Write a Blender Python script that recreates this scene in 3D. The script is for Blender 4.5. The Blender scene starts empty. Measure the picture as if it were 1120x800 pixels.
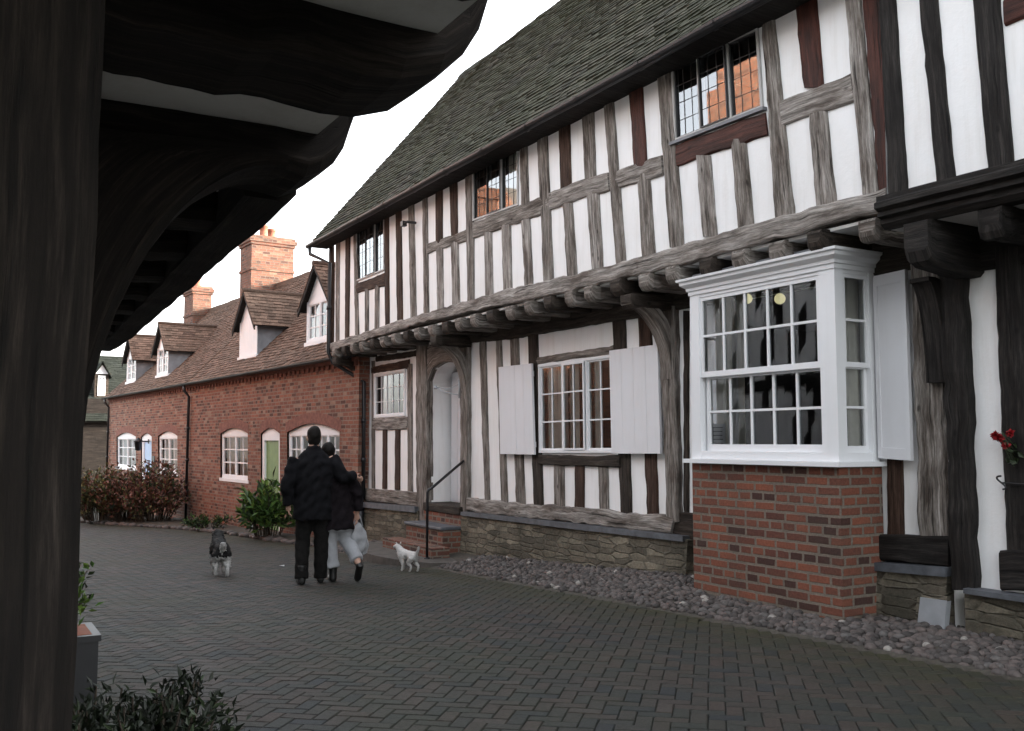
import bpy, bmesh, math, random
from mathutils import Vector, Matrix
from mathutils.geometry import tessellate_polygon
R = random.Random(11)
sc = bpy.context.scene
COL = sc.collection

# ------------------------------------------------------------------ camera model (photogrammetry of the real planes)
F = 1050.0; EYE = 1.62
PIT = math.atan(83 / F); YAW = math.atan(613 / F * math.cos(PIT))
cp, sp, cy, sy = math.cos(PIT), math.sin(PIT), math.cos(YAW), math.sin(YAW)

def ray(px, py):
    x = (px - 560) / F; u = (400 - py) / F
    f = cp - u * sp; z = sp + u * cp
    return (f * sy + x * cy, f * cy - x * sy, z)

class Plane:
    """a vertical wall plane: origin P, unit direction D along it, N pointing out to the street"""
    def __init__(s, P, D, N): s.P, s.D, s.N = P, D, N
    def px(s, px, py):
        d = ray(px, py); a, b, c, e = d[0], -s.D[0], d[1], -s.D[1]
        det = a * e - b * c
        t = (s.P[0] * e - b * s.P[1]) / det; k = (a * s.P[1] - c * s.P[0]) / det
        return (k, EYE + t * d[2])
    def w(s, k, z, d=0.0):
        return Vector((s.P[0] + s.D[0] * k + s.N[0] * d, s.P[1] + s.D[1] * k + s.N[1] * d, z))
    def off(s, d):
        return Plane((s.P[0] + s.N[0] * d, s.P[1] + s.N[1] * d), s.D, s.N)
def xplane(x): return Plane((x, 0.0), (0.0, 1.0), (-1.0, 0.0))

G_TAB = [(-60, .5), (0, .32), (3, .28), (5, .25), (7, .19), (9, .09), (11, 0), (13, -.08), (16, -.2), (21, -.34), (26, -.48), (32, -.58), (60, -.8), (400, -1.0)]
def g(y):
    if y <= G_TAB[0][0]: return G_TAB[0][1]
    for (a, za), (b, zb) in zip(G_TAB, G_TAB[1:]):
        if y <= b: return za + (zb - za) * (y - a) / (b - a)
    return G_TAB[-1][1]
def gp(px, py, h=0.0):
    d = ray(px, py); z = 0.0
    for _ in range(30):
        t = (z - EYE) / d[2]; z = .5 * z + .5 * (g(t * d[1]) + h)
    return (t * d[0], t * d[1])

# ------------------------------------------------------------------ materials
def new_mat(name):
    m = bpy.data.materials.new(name); m.use_nodes = True
    nt = m.node_tree; bs = nt.nodes['Principled BSDF']
    return m, nt, bs
def N(nt, typ, **kw):
    n = nt.nodes.new(typ)
    for k, v in kw.items():
        if k in n.inputs: n.inputs[k].default_value = v
        else: setattr(n, k, v)
    return n
def ramp(nt, fac, stops):
    r = nt.nodes.new('ShaderNodeValToRGB'); el = r.color_ramp.elements
    while len(el) < len(stops): el.new(.5)
    for e, (p, c) in zip(el, stops): e.position = p; e.color = (*c, 1)
    nt.links.new(fac, r.inputs[0]); return r.outputs[0]
def mix(nt, f, a, b, blend='MIX'):
    m = nt.nodes.new('ShaderNodeMix'); m.data_type = 'RGBA'; m.blend_type = blend
    for i, v in ((0, f), (6, a), (7, b)):
        if hasattr(v, 'links'): nt.links.new(v, m.inputs[i])
        else: m.inputs[i].default_value = v if not isinstance(v, tuple) else ((*v, 1) if len(v) == 3 else v)
    return m.outputs[2]
def mapping(nt, src, scale):
    tc = nt.nodes.new('ShaderNodeTexCoord'); mp = nt.nodes.new('ShaderNodeMapping')
    mp.inputs['Scale'].default_value = scale
    nt.links.new(tc.outputs[src], mp.inputs[0]); return mp.outputs[0]
def noise(nt, vec, scale, detail=5, rough=.6):
    n = N(nt, 'ShaderNodeTexNoise', Scale=scale, Detail=detail, Roughness=rough)
    nt.links.new(vec, n.inputs['Vector']); return n.outputs['Fac']
def bump(nt, bs, h, strength, dist=.01):
    b = N(nt, 'ShaderNodeBump', Strength=strength, Distance=dist)
    nt.links.new(h, b.inputs['Height']); nt.links.new(b.outputs[0], bs.inputs['Normal']); return b

def mat_oak(name, dark, mid, light, rough=.85):
    m, nt, bs = new_mat(name)
    v1 = mapping(nt, 'UV', (1.8, 30, 1)); n1 = noise(nt, v1, 1.0, 10, .78)
    v2 = mapping(nt, 'UV', (1.2, 5, 1)); n2 = noise(nt, v2, 1.7, 4, .6)
    v3 = mapping(nt, 'UV', (.8, 20, 1)); n3 = noise(nt, v3, 1.3, 5, .6)
    c = ramp(nt, n1, [(.33, dark), (.5, mid), (.66, light)])
    t = ramp(nt, n2, [(.34, (.42, .37, .34)), (.50, (.95, .92, .90)), (.66, (1.2, 1.2, 1.2))])
    c = mix(nt, 1.0, c, t, 'MULTIPLY')
    crack = ramp(nt, n3, [(.34, (.08, .07, .065)), (.40, (1, 1, 1))])
    c = mix(nt, .85, c, crack, 'MULTIPLY')
    v5 = mapping(nt, 'UV', (5, 85, 1)); n5 = noise(nt, v5, 1.0, 6, .7)
    c = mix(nt, 1, c, ramp(nt, n5, [(.35, (.5, .48, .46)), (.55, (1.0, 1.0, 1.0)), (.75, (1.3, 1.3, 1.3))]), 'MULTIPLY')
    # old pegs and knots
    v4 = mapping(nt, 'UV', (3.4, 6, 1)); vo = N(nt, 'ShaderNodeTexVoronoi', Scale=1.0); nt.links.new(v4, vo.inputs['Vector'])
    kn = ramp(nt, vo.outputs['Distance'], [(.05, (.1, .09, .08)), (.12, (1, 1, 1))])
    c = mix(nt, .7, c, kn, 'MULTIPLY')
    nt.links.new(c, bs.inputs['Base Color']); bs.inputs['Roughness'].default_value = rough
    bs.inputs['Specular IOR Level'].default_value = .25
    ad = N(nt, 'ShaderNodeMath', operation='ADD'); nt.links.new(n1, ad.inputs[0]); nt.links.new(crack, ad.inputs[1])
    bump(nt, bs, ad.outputs[0], .6, .012)
    return m
OAK = mat_oak('oak_grey', (.065, .058, .052), (.27, .252, .235), (.50, .475, .45))
OAKM = mat_oak('oak_mid', (.042, .036, .031), (.20, .182, .165), (.42, .395, .37))
OAKB = mat_oak('oak_brown', (.016, .010, .007), (.055, .031, .022), (.12, .08, .06))
OAKR = mat_oak('oak_red', (.03, .010, .007), (.065, .019, .012), (.09, .03, .02), .6)
OAKK = mat_oak('oak_black', (.006, .005, .005), (.018, .016, .015), (.05, .045, .041), .8)
OAKS = mat_oak('oak_shade_black', (.003, .0022, .0018), (.010, .0075, .0062), (.042, .034, .029), .85)  # oak taken down to near-black; deep shade is put into its colour
OAKD = mat_oak('oak_dark', (.012, .009, .007), (.04, .032, .026), (.09, .075, .062))

def mat_plaster(name, col, stain=.25, scale=1.0, bumpy=.25):
    m, nt, bs = new_mat(name)
    v = mapping(nt, 'Object', (1, 1, 1)); n1 = noise(nt, v, 1.3 * scale, 6, .6); n2 = noise(nt, v, 28, 4, .6)
    vs = mapping(nt, 'Object', (9, 9, .8)); n3 = noise(nt, vs, 1.5, 5, .65)
    c = mix(nt, ramp(nt, n1, [(.4, (0, 0, 0)), (.75, (stain,) * 3)]), (*col, 1), tuple(x * y for x, y in zip(col, (.78, .74, .68))))
    c = mix(nt, ramp(nt, n3, [(.5, (0, 0, 0)), (.8, (stain * .9,) * 3)]), c, tuple(x * y for x, y in zip(col, (.66, .62, .56))))
    nt.links.new(c, bs.inputs['Base Color']); bs.inputs['Roughness'].default_value = .9
    bs.inputs['Specular IOR Level'].default_value = .2
    ad = N(nt, 'ShaderNodeMath', operation='ADD'); nt.links.new(n1, ad.inputs[0]); nt.links.new(n2, ad.inputs[1])
    bump(nt, bs, ad.outputs[0], bumpy, .01); return m
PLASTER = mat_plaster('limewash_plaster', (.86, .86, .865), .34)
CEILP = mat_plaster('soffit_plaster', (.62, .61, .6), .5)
PAINT = mat_plaster('white_paint', (.80, .81, .83), .10, 2.0, .08)
SHUT = mat_plaster('shutter_paint', (.72, .72, .745), .16, 2.0, .06)
CREAM = mat_plaster('cream_plaster', (.74, .68, .6), .2, 1.0, .1)

def mat_simple(name, col, rough=.6, metal=0.0, var=.2, nscale=12, b=.15, spec=.5):
    m, nt, bs = new_mat(name)
    v = mapping(nt, 'Object', (1, 1, 1)); n1 = noise(nt, v, nscale, 5, .6)
    c = ramp(nt, n1, [(.3, tuple(x * (1 - var) for x in col)), (.7, tuple(x * (1 + var) for x in col))])
    nt.links.new(c, bs.inputs['Base Color']); bs.inputs['Roughness'].default_value = rough
    bs.inputs['Metallic'].default_value = metal; bs.inputs['Specular IOR Level'].default_value = spec
    if b: bump(nt, bs, n1, b, .006)
    return m
IRON = mat_simple('black_iron', (.012, .012, .014), .42)
LEAD = mat_simple('lead_sheet', (.16, .165, .18), .6, .0, .25, 5)
LEADB = mat_simple('lead_bar', (.03, .03, .032), .5)
STONED = mat_simple('worn_step_stone', (.07, .062, .055), .85, 0, .4, 7, .5)
SLATEL = mat_simple('slate_ledge', (.085, .092, .105), .6, 0, .35, 9, .5)
GREYPOT = mat_simple('lead_grey_planter', (.014, .015, .018), .5, 0, .15, 8)  # planter grey lowered towards black, its shade included in the colour
TERRA = mat_simple('terracotta', (.24, .085, .05), .85, 0, .25, 9, .3)
GALV = mat_simple('galvanised_plate', (.40, .42, .45), .45, .3, .12, 7)
GREEND = mat_simple('green_door_paint', (.16, .26, .085), .5, 0, .12, 6)
BLUED = mat_simple('pale_blue_door_paint', (.40, .55, .78), .5, 0, .08, 6)
FRAMEG = mat_simple('grey_frame_paint', (.42, .41, .40), .6, 0, .12, 9)
SOIL = mat_simple('soil', (.05, .042, .032), 1, 0, .4, 14, .8)
CURT = mat_simple('curtain_cloth', (.74, .70, .62), .9, 0, .15, 4)
NETC = mat_simple('net_curtain', (.78, .79, .81), .9, 0, .12, 4)
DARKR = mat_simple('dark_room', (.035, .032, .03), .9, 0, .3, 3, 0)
PAPER = mat_simple('notice_paper', (.75, .76, .78), .8, 0, .03, 6, 0)
INK = mat_simple('ink', (.08, .08, .09), .8, 0, .05, 6, 0)

def mat_glass(name, ior):
    m, nt, bs = new_mat(name); nt.nodes.remove(bs)
    out = nt.nodes['Material Output']
    tr = N(nt, 'ShaderNodeBsdfTransparent'); tr.inputs[0].default_value = (.80, .83, .84, 1)
    gl = N(nt, 'ShaderNodeBsdfGlossy', Roughness=.015); gl.inputs[0].default_value = (.95, .97, 1, 1)
    fr = N(nt, 'ShaderNodeFresnel', IOR=ior)
    v = mapping(nt, 'Object', (1, 1, 1)); n = noise(nt, v, 3.2, 2, .5)
    b = N(nt, 'ShaderNodeBump', Strength=.02, Distance=.01); nt.links.new(n, b.inputs['Height'])
    nt.links.new(b.outputs[0], gl.inputs['Normal']); nt.links.new(b.outputs[0], fr.inputs['Normal'])
    mx = N(nt, 'ShaderNodeMixShader'); nt.links.new(fr.outputs[0], mx.inputs[0])
    nt.links.new(tr.outputs[0], mx.inputs[1]); nt.links.new(gl.outputs[0], mx.inputs[2])
    nt.links.new(mx.outputs[0], out.inputs[0]); return m
GLASS = mat_glass('sash_glass', 1.6); GLASSB = mat_glass('bay_glass', 1.75); GLASSL = mat_glass('leaded_glass', 2.3)

def mat_brick(name, c1, c2, mortar, w=.225, h=.076, ms=.011, dirt=(.07, .065, .055), dirt_amt=.35, pale=.0, warp=.010):
    m, nt, bs = new_mat(name)
    v = mapping(nt, 'UV', (1, 1, 1))
    nz = N(nt, 'ShaderNodeTexNoise', Scale=9.0, Detail=3); nt.links.new(v, nz.inputs['Vector'])
    dv = N(nt, 'ShaderNodeVectorMath', operation='MULTIPLY_ADD')
    nt.links.new(nz.outputs['Color'], dv.inputs[0]); dv.inputs[1].default_value = (warp, warp * .8, 0); nt.links.new(v, dv.inputs[2])
    def br(a, b, mo, bias, freq=2, off=.5):
        t = N(nt, 'ShaderNodeTexBrick', Scale=1.0); t.offset = off; t.squash = .62; t.squash_frequency = 3
        t.inputs['Color1'].default_value = (*a, 1); t.inputs['Color2'].default_value = (*b, 1); t.inputs['Mortar'].default_value = (*mo, 1)
        t.inputs['Mortar Size'].default_value = ms; t.inputs['Mortar Smooth'].default_value = .25; t.inputs['Bias'].default_value = bias
        t.inputs['Brick Width'].default_value = w; t.inputs['Row Height'].default_value = h
        nt.links.new(dv.outputs[0], t.inputs['Vector']); return t
    t = br(c1, c2, mortar, 0.0)
    t2 = br((0, 0, 0), (1, 1, 1), (0, 0, 0), 0.0)
    odd = ramp(nt, t2.outputs['Color'], [(.80, (0, 0, 0)), (.86, (1, 1, 1))])
    odd2 = ramp(nt, t2.outputs['Color'], [(.08, (1, 1, 1)), (.13, (0, 0, 0))])
    n1 = noise(nt, v, 2.0, 6, .65); n2 = noise(nt, v, 45, 5, .7)
    c = mix(nt, mix(nt, .75, (0, 0, 0), odd), t.outputs['Color'], tuple(x * .42 + .012 for x in c2))
    inv = N(nt, 'ShaderNodeMath', operation='SUBTRACT'); inv.inputs[0].default_value = 1; nt.links.new(t.outputs['Fac'], inv.inputs[1])
    pm = N(nt, 'ShaderNodeMath', operation='MULTIPLY'); nt.links.new(odd2, pm.inputs[0]); nt.links.new(inv.outputs[0], pm.inputs[1])
    pm2 = N(nt, 'ShaderNodeMath', operation='MULTIPLY'); nt.links.new(pm.outputs[0], pm2.inputs[0]); pm2.inputs[1].default_value = pale
    c = mix(nt, pm2.outputs[0], c, (.30, .24, .19))
    c = mix(nt, ramp(nt, n1, [(.45, (0, 0, 0)), (.75, (dirt_amt,) * 3)]), c, dirt)
    c = mix(nt, 1, c, ramp(nt, n2, [(.3, (.72, .72, .72)), (.7, (1.18, 1.18, 1.18))]), 'MULTIPLY')
    nt.links.new(c, bs.inputs['Base Color']); bs.inputs['Roughness'].default_value = .9; bs.inputs['Specular IOR Level'].default_value = .2
    hh = N(nt, 'ShaderNodeMath', operation='MULTIPLY_ADD'); nt.links.new(n2, hh.inputs[0]); hh.inputs[1].default_value = .35; nt.links.new(inv.outputs[0], hh.inputs[2])
    bump(nt, bs, hh.outputs[0], .8, .012); return m
BRICK = mat_brick('bay_brick', (.25, .092, .058), (.105, .048, .039), (.20, .168, .138), .225, .0755, .013, dirt_amt=.45, pale=.0, warp=.018)
BRICKC = mat_brick('cottage_brick', (.31, .122, .078), (.155, .066, .05), (.24, .185, .15), .225, .074, .010, (.13, .075, .058), .5, .55, .014)
BRICKS = mat_brick('stack_brick', (.42, .16, .085), (.30, .11, .06), (.24, .2, .165), .225, .074, .010, (.1, .085, .07), .4, .2)
BRICKT = mat_brick('sooty_stack_brick', (.21, .085, .055), (.125, .055, .042), (.13, .11, .09), .225, .074, .010, (.05, .045, .035), .7, .2, .014)
def mat_rubble():
    m, nt, bs = new_mat('rubble_stone')
    v = mapping(nt, 'UV', (1, 1, 1)); nz = N(nt, 'ShaderNodeTexNoise', Scale=6.0, Detail=3); nt.links.new(v, nz.inputs['Vector'])
    dv = N(nt, 'ShaderNodeVectorMath', operation='MULTIPLY_ADD'); nt.links.new(nz.outputs['Color'], dv.inputs[0]); dv.inputs[1].default_value = (.05, .03, 0); nt.links.new(v, dv.inputs[2])
    sc_ = N(nt, 'ShaderNodeVectorMath', operation='MULTIPLY'); nt.links.new(dv.outputs[0], sc_.inputs[0]); sc_.inputs[1].default_value = (3.5, 14.5, 1)
    ve = N(nt, 'ShaderNodeTexVoronoi', feature='DISTANCE_TO_EDGE', Scale=1.0, Randomness=.5); vc = N(nt, 'ShaderNodeTexVoronoi', Scale=1.0, Randomness=.5)
    nt.links.new(sc_.outputs[0], ve.inputs['Vector']); nt.links.new(sc_.outputs[0], vc.inputs['Vector'])
    sep = N(nt, 'ShaderNodeSeparateColor'); nt.links.new(vc.outputs['Color'], sep.inputs[0])
    c = ramp(nt, sep.outputs[0], [(.0, (.10, .088, .07)), (.4, (.155, .135, .105)), (.75, (.205, .18, .138)), (1, (.27, .24, .185))])
    ed = ramp(nt, ve.outputs['Distance'], [(.0, (.35, .35, .35)), (.12, (1, 1, 1))])
    c = mix(nt, ed, (.11, .098, .078), c)
    n1 = noise(nt, v, 1.7, 6, .65); n2 = noise(nt, v, 30, 6, .75)
    c = mix(nt, ramp(nt, n1, [(.42, (0, 0, 0)), (.68, (.85,) * 3)]), c, (.05, .048, .036))
    c = mix(nt, 1, c, ramp(nt, n2, [(.3, (.6, .6, .6)), (.7, (1.3, 1.3, 1.3))]), 'MULTIPLY')
    nt.links.new(c, bs.inputs['Base Color']); bs.inputs['Roughness'].default_value = .95; bs.inputs['Specular IOR Level'].default_value = .15
    hh = N(nt, 'ShaderNodeMath', operation='MULTIPLY_ADD'); nt.links.new(n2, hh.inputs[0]); hh.inputs[1].default_value = .5; nt.links.new(ed, hh.inputs[2])
    bump(nt, bs, hh.outputs[0], .9, .02); return m
RUBBLE = mat_rubble()

def mat_tile(name, a, b, moss, amt):
    m, nt, bs = new_mat(name)
    at = N(nt, 'ShaderNodeAttribute', attribute_name='Col'); v = mapping(nt, 'Object', (1, 1, 1))
    c = mix(nt, at.outputs['Fac'], (*a, 1), (*b, 1))
    n1 = noise(nt, v, .9, 6, .65); n2 = noise(nt, v, 22, 5, .7)
    c = mix(nt, ramp(nt, n1, [(.32, (0, 0, 0)), (.62, (amt,) * 3)]), c, moss)
    c = mix(nt, 1, c, ramp(nt, n2, [(.3, (.55, .55, .55)), (.7, (1.4, 1.4, 1.4))]), 'MULTIPLY')
    nt.links.new(c, bs.inputs['Base Color']); bs.inputs['Roughness'].default_value = .95; bs.inputs['Specular IOR Level'].default_value = .15
    bump(nt, bs, n2, .5, .012); return m
TILEM = mat_tile('mossy_tile', (.020, .019, .016), (.082, .076, .06), (.036, .042, .022), .6)
TILEC = mat_tile('brown_tile', (.085, .052, .040), (.21, .132, .10), (.10, .08, .062), .4)
TILEG = mat_tile('green_slate_tile', (.010, .013, .012), (.022, .026, .023), (.014, .017, .012), .5)  # slate darkened so the distant roof reads as shaded under the sun

def mat_cobble():
    m, nt, bs = new_mat('river_cobble')
    at = N(nt, 'ShaderNodeAttribute', attribute_name='Col'); v = mapping(nt, 'Object', (1, 1, 1)); n2 = noise(nt, v, 40, 5, .7)
    c = ramp(nt, at.outputs['Fac'], [(.0, (.042, .037, .035)), (.35, (.085, .074, .070)), (.6, (.125, .100, .092)), (.93, (.11, .104, .10)), (1, (.32, .30, .275))])
    c = mix(nt, 1, c, ramp(nt, n2, [(.3, (.65, .65, .65)), (.7, (1.25, 1.25, 1.25))]), 'MULTIPLY')
    nt.links.new(c, bs.inputs['Base Color']); bs.inputs['Roughness'].default_value = .7; bs.inputs['Specular IOR Level'].default_value = .35
    bump(nt, bs, n2, .3, .006); return m
COBBLE = mat_cobble(); BEDM = mat_simple('gritty_bedding', (.062, .055, .045), 1, 0, .4, 26, .6)

def mat_paver():
    m, nt, bs = new_mat('clay_pavers')
    at = N(nt, 'ShaderNodeAttribute', attribute_name='Col'); v = mapping(nt, 'Object', (1, 1, 1))
    sep = N(nt, 'ShaderNodeSeparateColor'); nt.links.new(at.outputs['Color'], sep.inputs[0])
    n1 = noise(nt, v, .55, 6, .65); n2 = noise(nt, v, 48, 6, .75); n3 = noise(nt, v, 2.6, 6, .65); n4 = noise(nt, v, 7, 6, .7)
    c = ramp(nt, sep.outputs[2], [(.0, (.021, .024, .027)), (.3, (.029, .031, .028)), (.55, (.037, .033, .029)), (.8, (.047, .035, .030)), (1, (.053, .045, .040))])
    c = mix(nt, ramp(nt, n1, [(.45, (0, 0, 0)), (.68, (.55,) * 3)]), c, (.030, .035, .019))
    c = mix(nt, ramp(nt, n3, [(.5, (0, 0, 0)), (.72, (.5,) * 3)]), c, (.058, .051, .044))
    c = mix(nt, ramp(nt, n4, [(.55, (0, 0, 0)), (.75, (.5,) * 3)]), c, (.022, .022, .018))
    ml = N(nt, 'ShaderNodeMath', operation='MULTIPLY', use_clamp=True); nt.links.new(sep.outputs[1], ml.inputs[0])
    nt.links.new(ramp(nt, n3, [(.25, (.25, .25, .25)), (.6, (1, 1, 1))]), ml.inputs[1])
    c = mix(nt, ml.outputs[0], c, (.038, .037, .017))
    c = mix(nt, 1, c, ramp(nt, n2, [(.3, (.62, .62, .62)), (.7, (1.4, 1.4, 1.4))]), 'MULTIPLY')
    nt.links.new(c, bs.inputs['Base Color'])
    r = N(nt, 'ShaderNodeMapRange'); nt.links.new(n3, r.inputs[0]); r.inputs[3].default_value = .62; r.inputs[4].default_value = .92
    nt.links.new(r.outputs[0], bs.inputs['Roughness']); bs.inputs['Specular IOR Level'].default_value = .3
    bump(nt, bs, n2, .5, .008); return m
PAVER = mat_paver()
MOSSJ = mat_simple('mossy_joint', (.026, .027, .017), 1, 0, .5, 6, .3)
MOSSG = mat_simple('moss', (.05, .062, .022), 1, 0, .5, 20, .8)

def mat_leaf(name, col, rough=.45, var=.4):
    m, nt, bs = new_mat(name)
    at = N(nt, 'ShaderNodeAttribute', attribute_name='Col')
    c = ramp(nt, at.outputs['Fac'], [(0, tuple(x * (1 - var) for x in col)), (1, tuple(x * (1 + var) for x in col))])
    nt.links.new(c, bs.inputs['Base Color']); bs.inputs['Roughness'].default_value = rough
    bs.inputs['Specular IOR Level'].default_value = .4; return m
L_DARK = mat_leaf('dark_leaf', (.022, .035, .014)); L_LAUREL = mat_leaf('laurel_leaf', (.06, .12, .03), .3)
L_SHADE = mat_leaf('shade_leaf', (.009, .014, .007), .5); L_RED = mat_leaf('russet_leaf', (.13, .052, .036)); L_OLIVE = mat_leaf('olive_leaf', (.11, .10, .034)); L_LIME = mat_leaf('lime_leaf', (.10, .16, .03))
BARK = mat_simple('twig_bark', (.05, .038, .028), .9)
PETAL = mat_leaf('red_petal', (.24, .006, .010), .6)
SKIN = mat_simple('skin', (.46, .28, .21), .6, 0, .05, 6, 0)
HAIRD = mat_simple('dark_hair', (.006, .0045, .0035), .7, 0, .5, 60, .9, .2)
COATM = mat_simple('black_coat_cloth', (.007, .007, .0085), .95, 0, .5, 14, .5, .15)
COATW = mat_simple('charcoal_coat_cloth', (.011, .0085, .0105), .95, 0, .5, 12, .5, .15)
JEANS = mat_simple('dark_trousers', (.010, .0095, .0092), .95, 0, .4, 20, .4, .15)
PALEC = mat_simple('pale_linen_cloth', (.34, .35, .37), .9, 0, .15, 10, .3)
MAROON = mat_simple('maroon_cloth', (.10, .018, .02), .85, 0, .2, 12, .2)
BOOT = mat_simple('black_leather', (.010, .010, .010), .4, 0, .2, 12, .1)
FURB = mat_simple('black_fur', (.012, .012, .012), .8, 0, .6, 60, .9)
FURW = mat_simple('white_fur', (.55, .54, .53), .9, 0, .2, 60, .9)
def mat_emit(name, col, s):
    m, nt, bs = new_mat(name); bs.inputs['Base Color'].default_value = (*col, 1)
    bs.inputs['Emission Color'].default_value = (*col, 1); bs.inputs['Emission Strength'].default_value = s; return m
LAMPM = mat_emit('lit_lamp_globe', (1, .9, .5), .075)

# ------------------------------------------------------------------ builders
MOSS = [0.0]
class MB:
    def __init__(s): s.bm = bmesh.new(); s.uv = s.bm.loops.layers.uv.new('UVMap'); s.col = None
    def color(s):
        if s.col is None: s.col = s.bm.loops.layers.float_color.new('Col')
        return s.col
    def face(s, pts, uvs=None, mi=0, c=None, smooth=False):
        vs = [s.bm.verts.new(p) for p in pts]
        return s.vface(vs, uvs, mi, c, smooth)
    def vface(s, vs, uvs=None, mi=0, c=None, smooth=False):
        f = s.bm.faces.new(vs); f.material_index = mi; f.smooth = smooth
        if uvs:
            for l, u in zip(f.loops, uvs): l[s.uv].uv = u
        if c is not None:
            L = s.color()
            gch = MOSS[0] if MOSS[0] else c
            for l in f.loops: l[L] = (c, gch, c, 1)
        return f
    def hexa(s, p, uvm=None, mi=0):
        """p: 8 points, bottom ring 0-3, top ring 4-7"""
        vs = [s.bm.verts.new(q) for q in p]
        for idx in ((3, 2, 1, 0), (4, 5, 6, 7), (0, 1, 5, 4), (1, 2, 6, 5), (2, 3, 7, 6), (3, 0, 4, 7)):
            q = [Vector(p[i]) for i in idx]
            if uvm == 'wood':      # longest axis is u
                e1 = q[1] - q[0]; e2 = q[3] - q[0]
                a, b = e1.length, e2.length
                uv = [(0, 0), (a, 0), (a, b), (0, b)] if a >= b else [(0, 0), (0, a), (b, a), (b, 0)]
                o = (p[0][0] * 3.1 + p[0][1] * 1.7 + idx[0], p[0][2] * 2.3 + p[0][1])
                uv = [(u + o[0], v + o[1]) for u, v in uv]
            else:
                n = (q[1] - q[0]).cross(q[3] - q[0])
                if abs(n.z) > max(abs(n.x), abs(n.y)): uv = [(v.x, v.y) for v in q]
                elif abs(n.x) > abs(n.y): uv = [(v.y, v.z) for v in q]
                else: uv = [(v.x + .11, v.z) for v in q]
            s.vface([vs[i] for i in idx], uv, mi)
    def box(s, x0, x1, y0, y1, z0, z1, uvm=None, mi=0):
        s.hexa([(x0, y0, z0), (x1, y0, z0), (x1, y1, z0), (x0, y1, z0), (x0, y0, z1), (x1, y0, z1), (x1, y1, z1), (x0, y1, z1)], uvm, mi)
    def pbox(s, pl, quad, d0, d1, uvm=None, mi=0):
        """quad in plane coords: BL, BR, TR, TL ((s,z)); between offsets d0 (back) and d1 (front)"""
        a = [pl.w(*q, d0) for q in quad]; b = [pl.w(*q, d1) for q in quad]
        s.hexa([*a, *b], uvm, mi)
    def tube(s, pts, r, n=8, cap=True, mi=0, smooth=True):
        pts = [Vector(p) for p in pts]; rs = r if isinstance(r, (list, tuple)) else [r] * len(pts)
        rings = []; L = 0.0; prev = None
        for i, p in enumerate(pts):
            t = (pts[min(i + 1, len(pts) - 1)] - pts[max(i - 1, 0)]).normalized()
            if prev is None:
                a = t.orthogonal().normalized()
            else: a = (prev - t * prev.dot(t)).normalized()
            prev = a; b = t.cross(a)
            rings.append([s.bm.verts.new(p + (a * math.cos(k * 2 * math.pi / n) + b * math.sin(k * 2 * math.pi / n)) * rs[i]) for k in range(n)])
        for i in range(len(rings) - 1):
            l0 = L; L += (pts[i + 1] - pts[i]).length
            for k in range(n):
                k2 = (k + 1) % n
                s.vface([rings[i][k], rings[i][k2], rings[i + 1][k2], rings[i + 1][k]], [(l0, k / n * 6.28 * rs[i]), (l0, (k + 1) / n * 6.28 * rs[i]), (L, (k + 1) / n * 6.28 * rs[i]), (L, k / n * 6.28 * rs[i])], mi, None, smooth)
        if cap:
            s.vface(rings[0][::-1], None, mi); s.vface(rings[-1], None, mi)
    def loft(s, sections, closed=True, mi=0, smooth=False, uvoff=(0, 0)):
        """sections: list of equal-length rings of points"""
        rings = [[s.bm.verts.new(p) for p in sec] for sec in sections]; n = len(sections[0]); L = uvoff[0]
        per = [0.0]
        for k in range(n): per.append(per[-1] + (Vector(sections[0][(k + 1) % n]) - Vector(sections[0][k])).length)
        for i in range(len(rings) - 1):
            l0 = L; L += (Vector(sections[i + 1][0]) - Vector(sections[i][0])).length
            for k in range(n if closed else n - 1):
                k2 = (k + 1) % n
                s.vface([rings[i][k], rings[i][k2], rings[i + 1][k2], rings[i + 1][k]],
                        [(l0, per[k] + uvoff[1]), (l0, per[k + 1] + uvoff[1]), (L, per[k + 1] + uvoff[1]), (L, per[k] + uvoff[1])], mi, None, smooth)
        if closed:
            for ring in (rings[0][::-1], rings[-1]):
                q = [v.co for v in ring]; s.vface(ring, [(uvoff[0] + v.y, v.z) for v in q], mi)
    def build(s, name, mats, parent=None, recalc=True):
        if recalc: bmesh.ops.recalc_face_normals(s.bm, faces=s.bm.faces)
        me = bpy.data.meshes.new(name); root = parent
        off = Vector((0, 0, 0))
        while root is not None:
            off += root.location; root = root.parent
        bmesh.ops.translate(s.bm, verts=s.bm.verts, vec=-off)
        s.bm.to_mesh(me); s.bm.free()
        for m in (mats if isinstance(mats, (list, tuple)) else [mats]): me.materials.append(m)
        ob = bpy.data.objects.new(name, me); COL.objects.link(ob)
        if parent is not None: ob.parent = parent
        return ob

def tag(o, label, cat, group=None):
    o['label'] = label; o['category'] = cat
    if group: o['group'] = group
    return o
def thing(name, label, cat, loc, group=None):
    o = bpy.data.objects.new(name, None); COL.objects.link(o); o.location = loc; o.empty_display_size = .2
    return tag(o, label, cat, group)
def struct(o, kind='structure'): o['kind'] = kind; return o

def resample(P, n):
    """P polyline of (s,z) -> n+1 points by arc length"""
    L = [0.0]
    for a, b in zip(P, P[1:]): L.append(L[-1] + math.hypot(b[0] - a[0], b[1] - a[1]))
    out = []
    for i in range(n + 1):
        t = L[-1] * i / n; k = 0
        while k < len(L) - 2 and L[k + 1] < t: k += 1
        f = (t - L[k]) / max(L[k + 1] - L[k], 1e-9)
        out.append((P[k][0] + (P[k + 1][0] - P[k][0]) * f, P[k][1] + (P[k + 1][1] - P[k][1]) * f))
    return out

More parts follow.
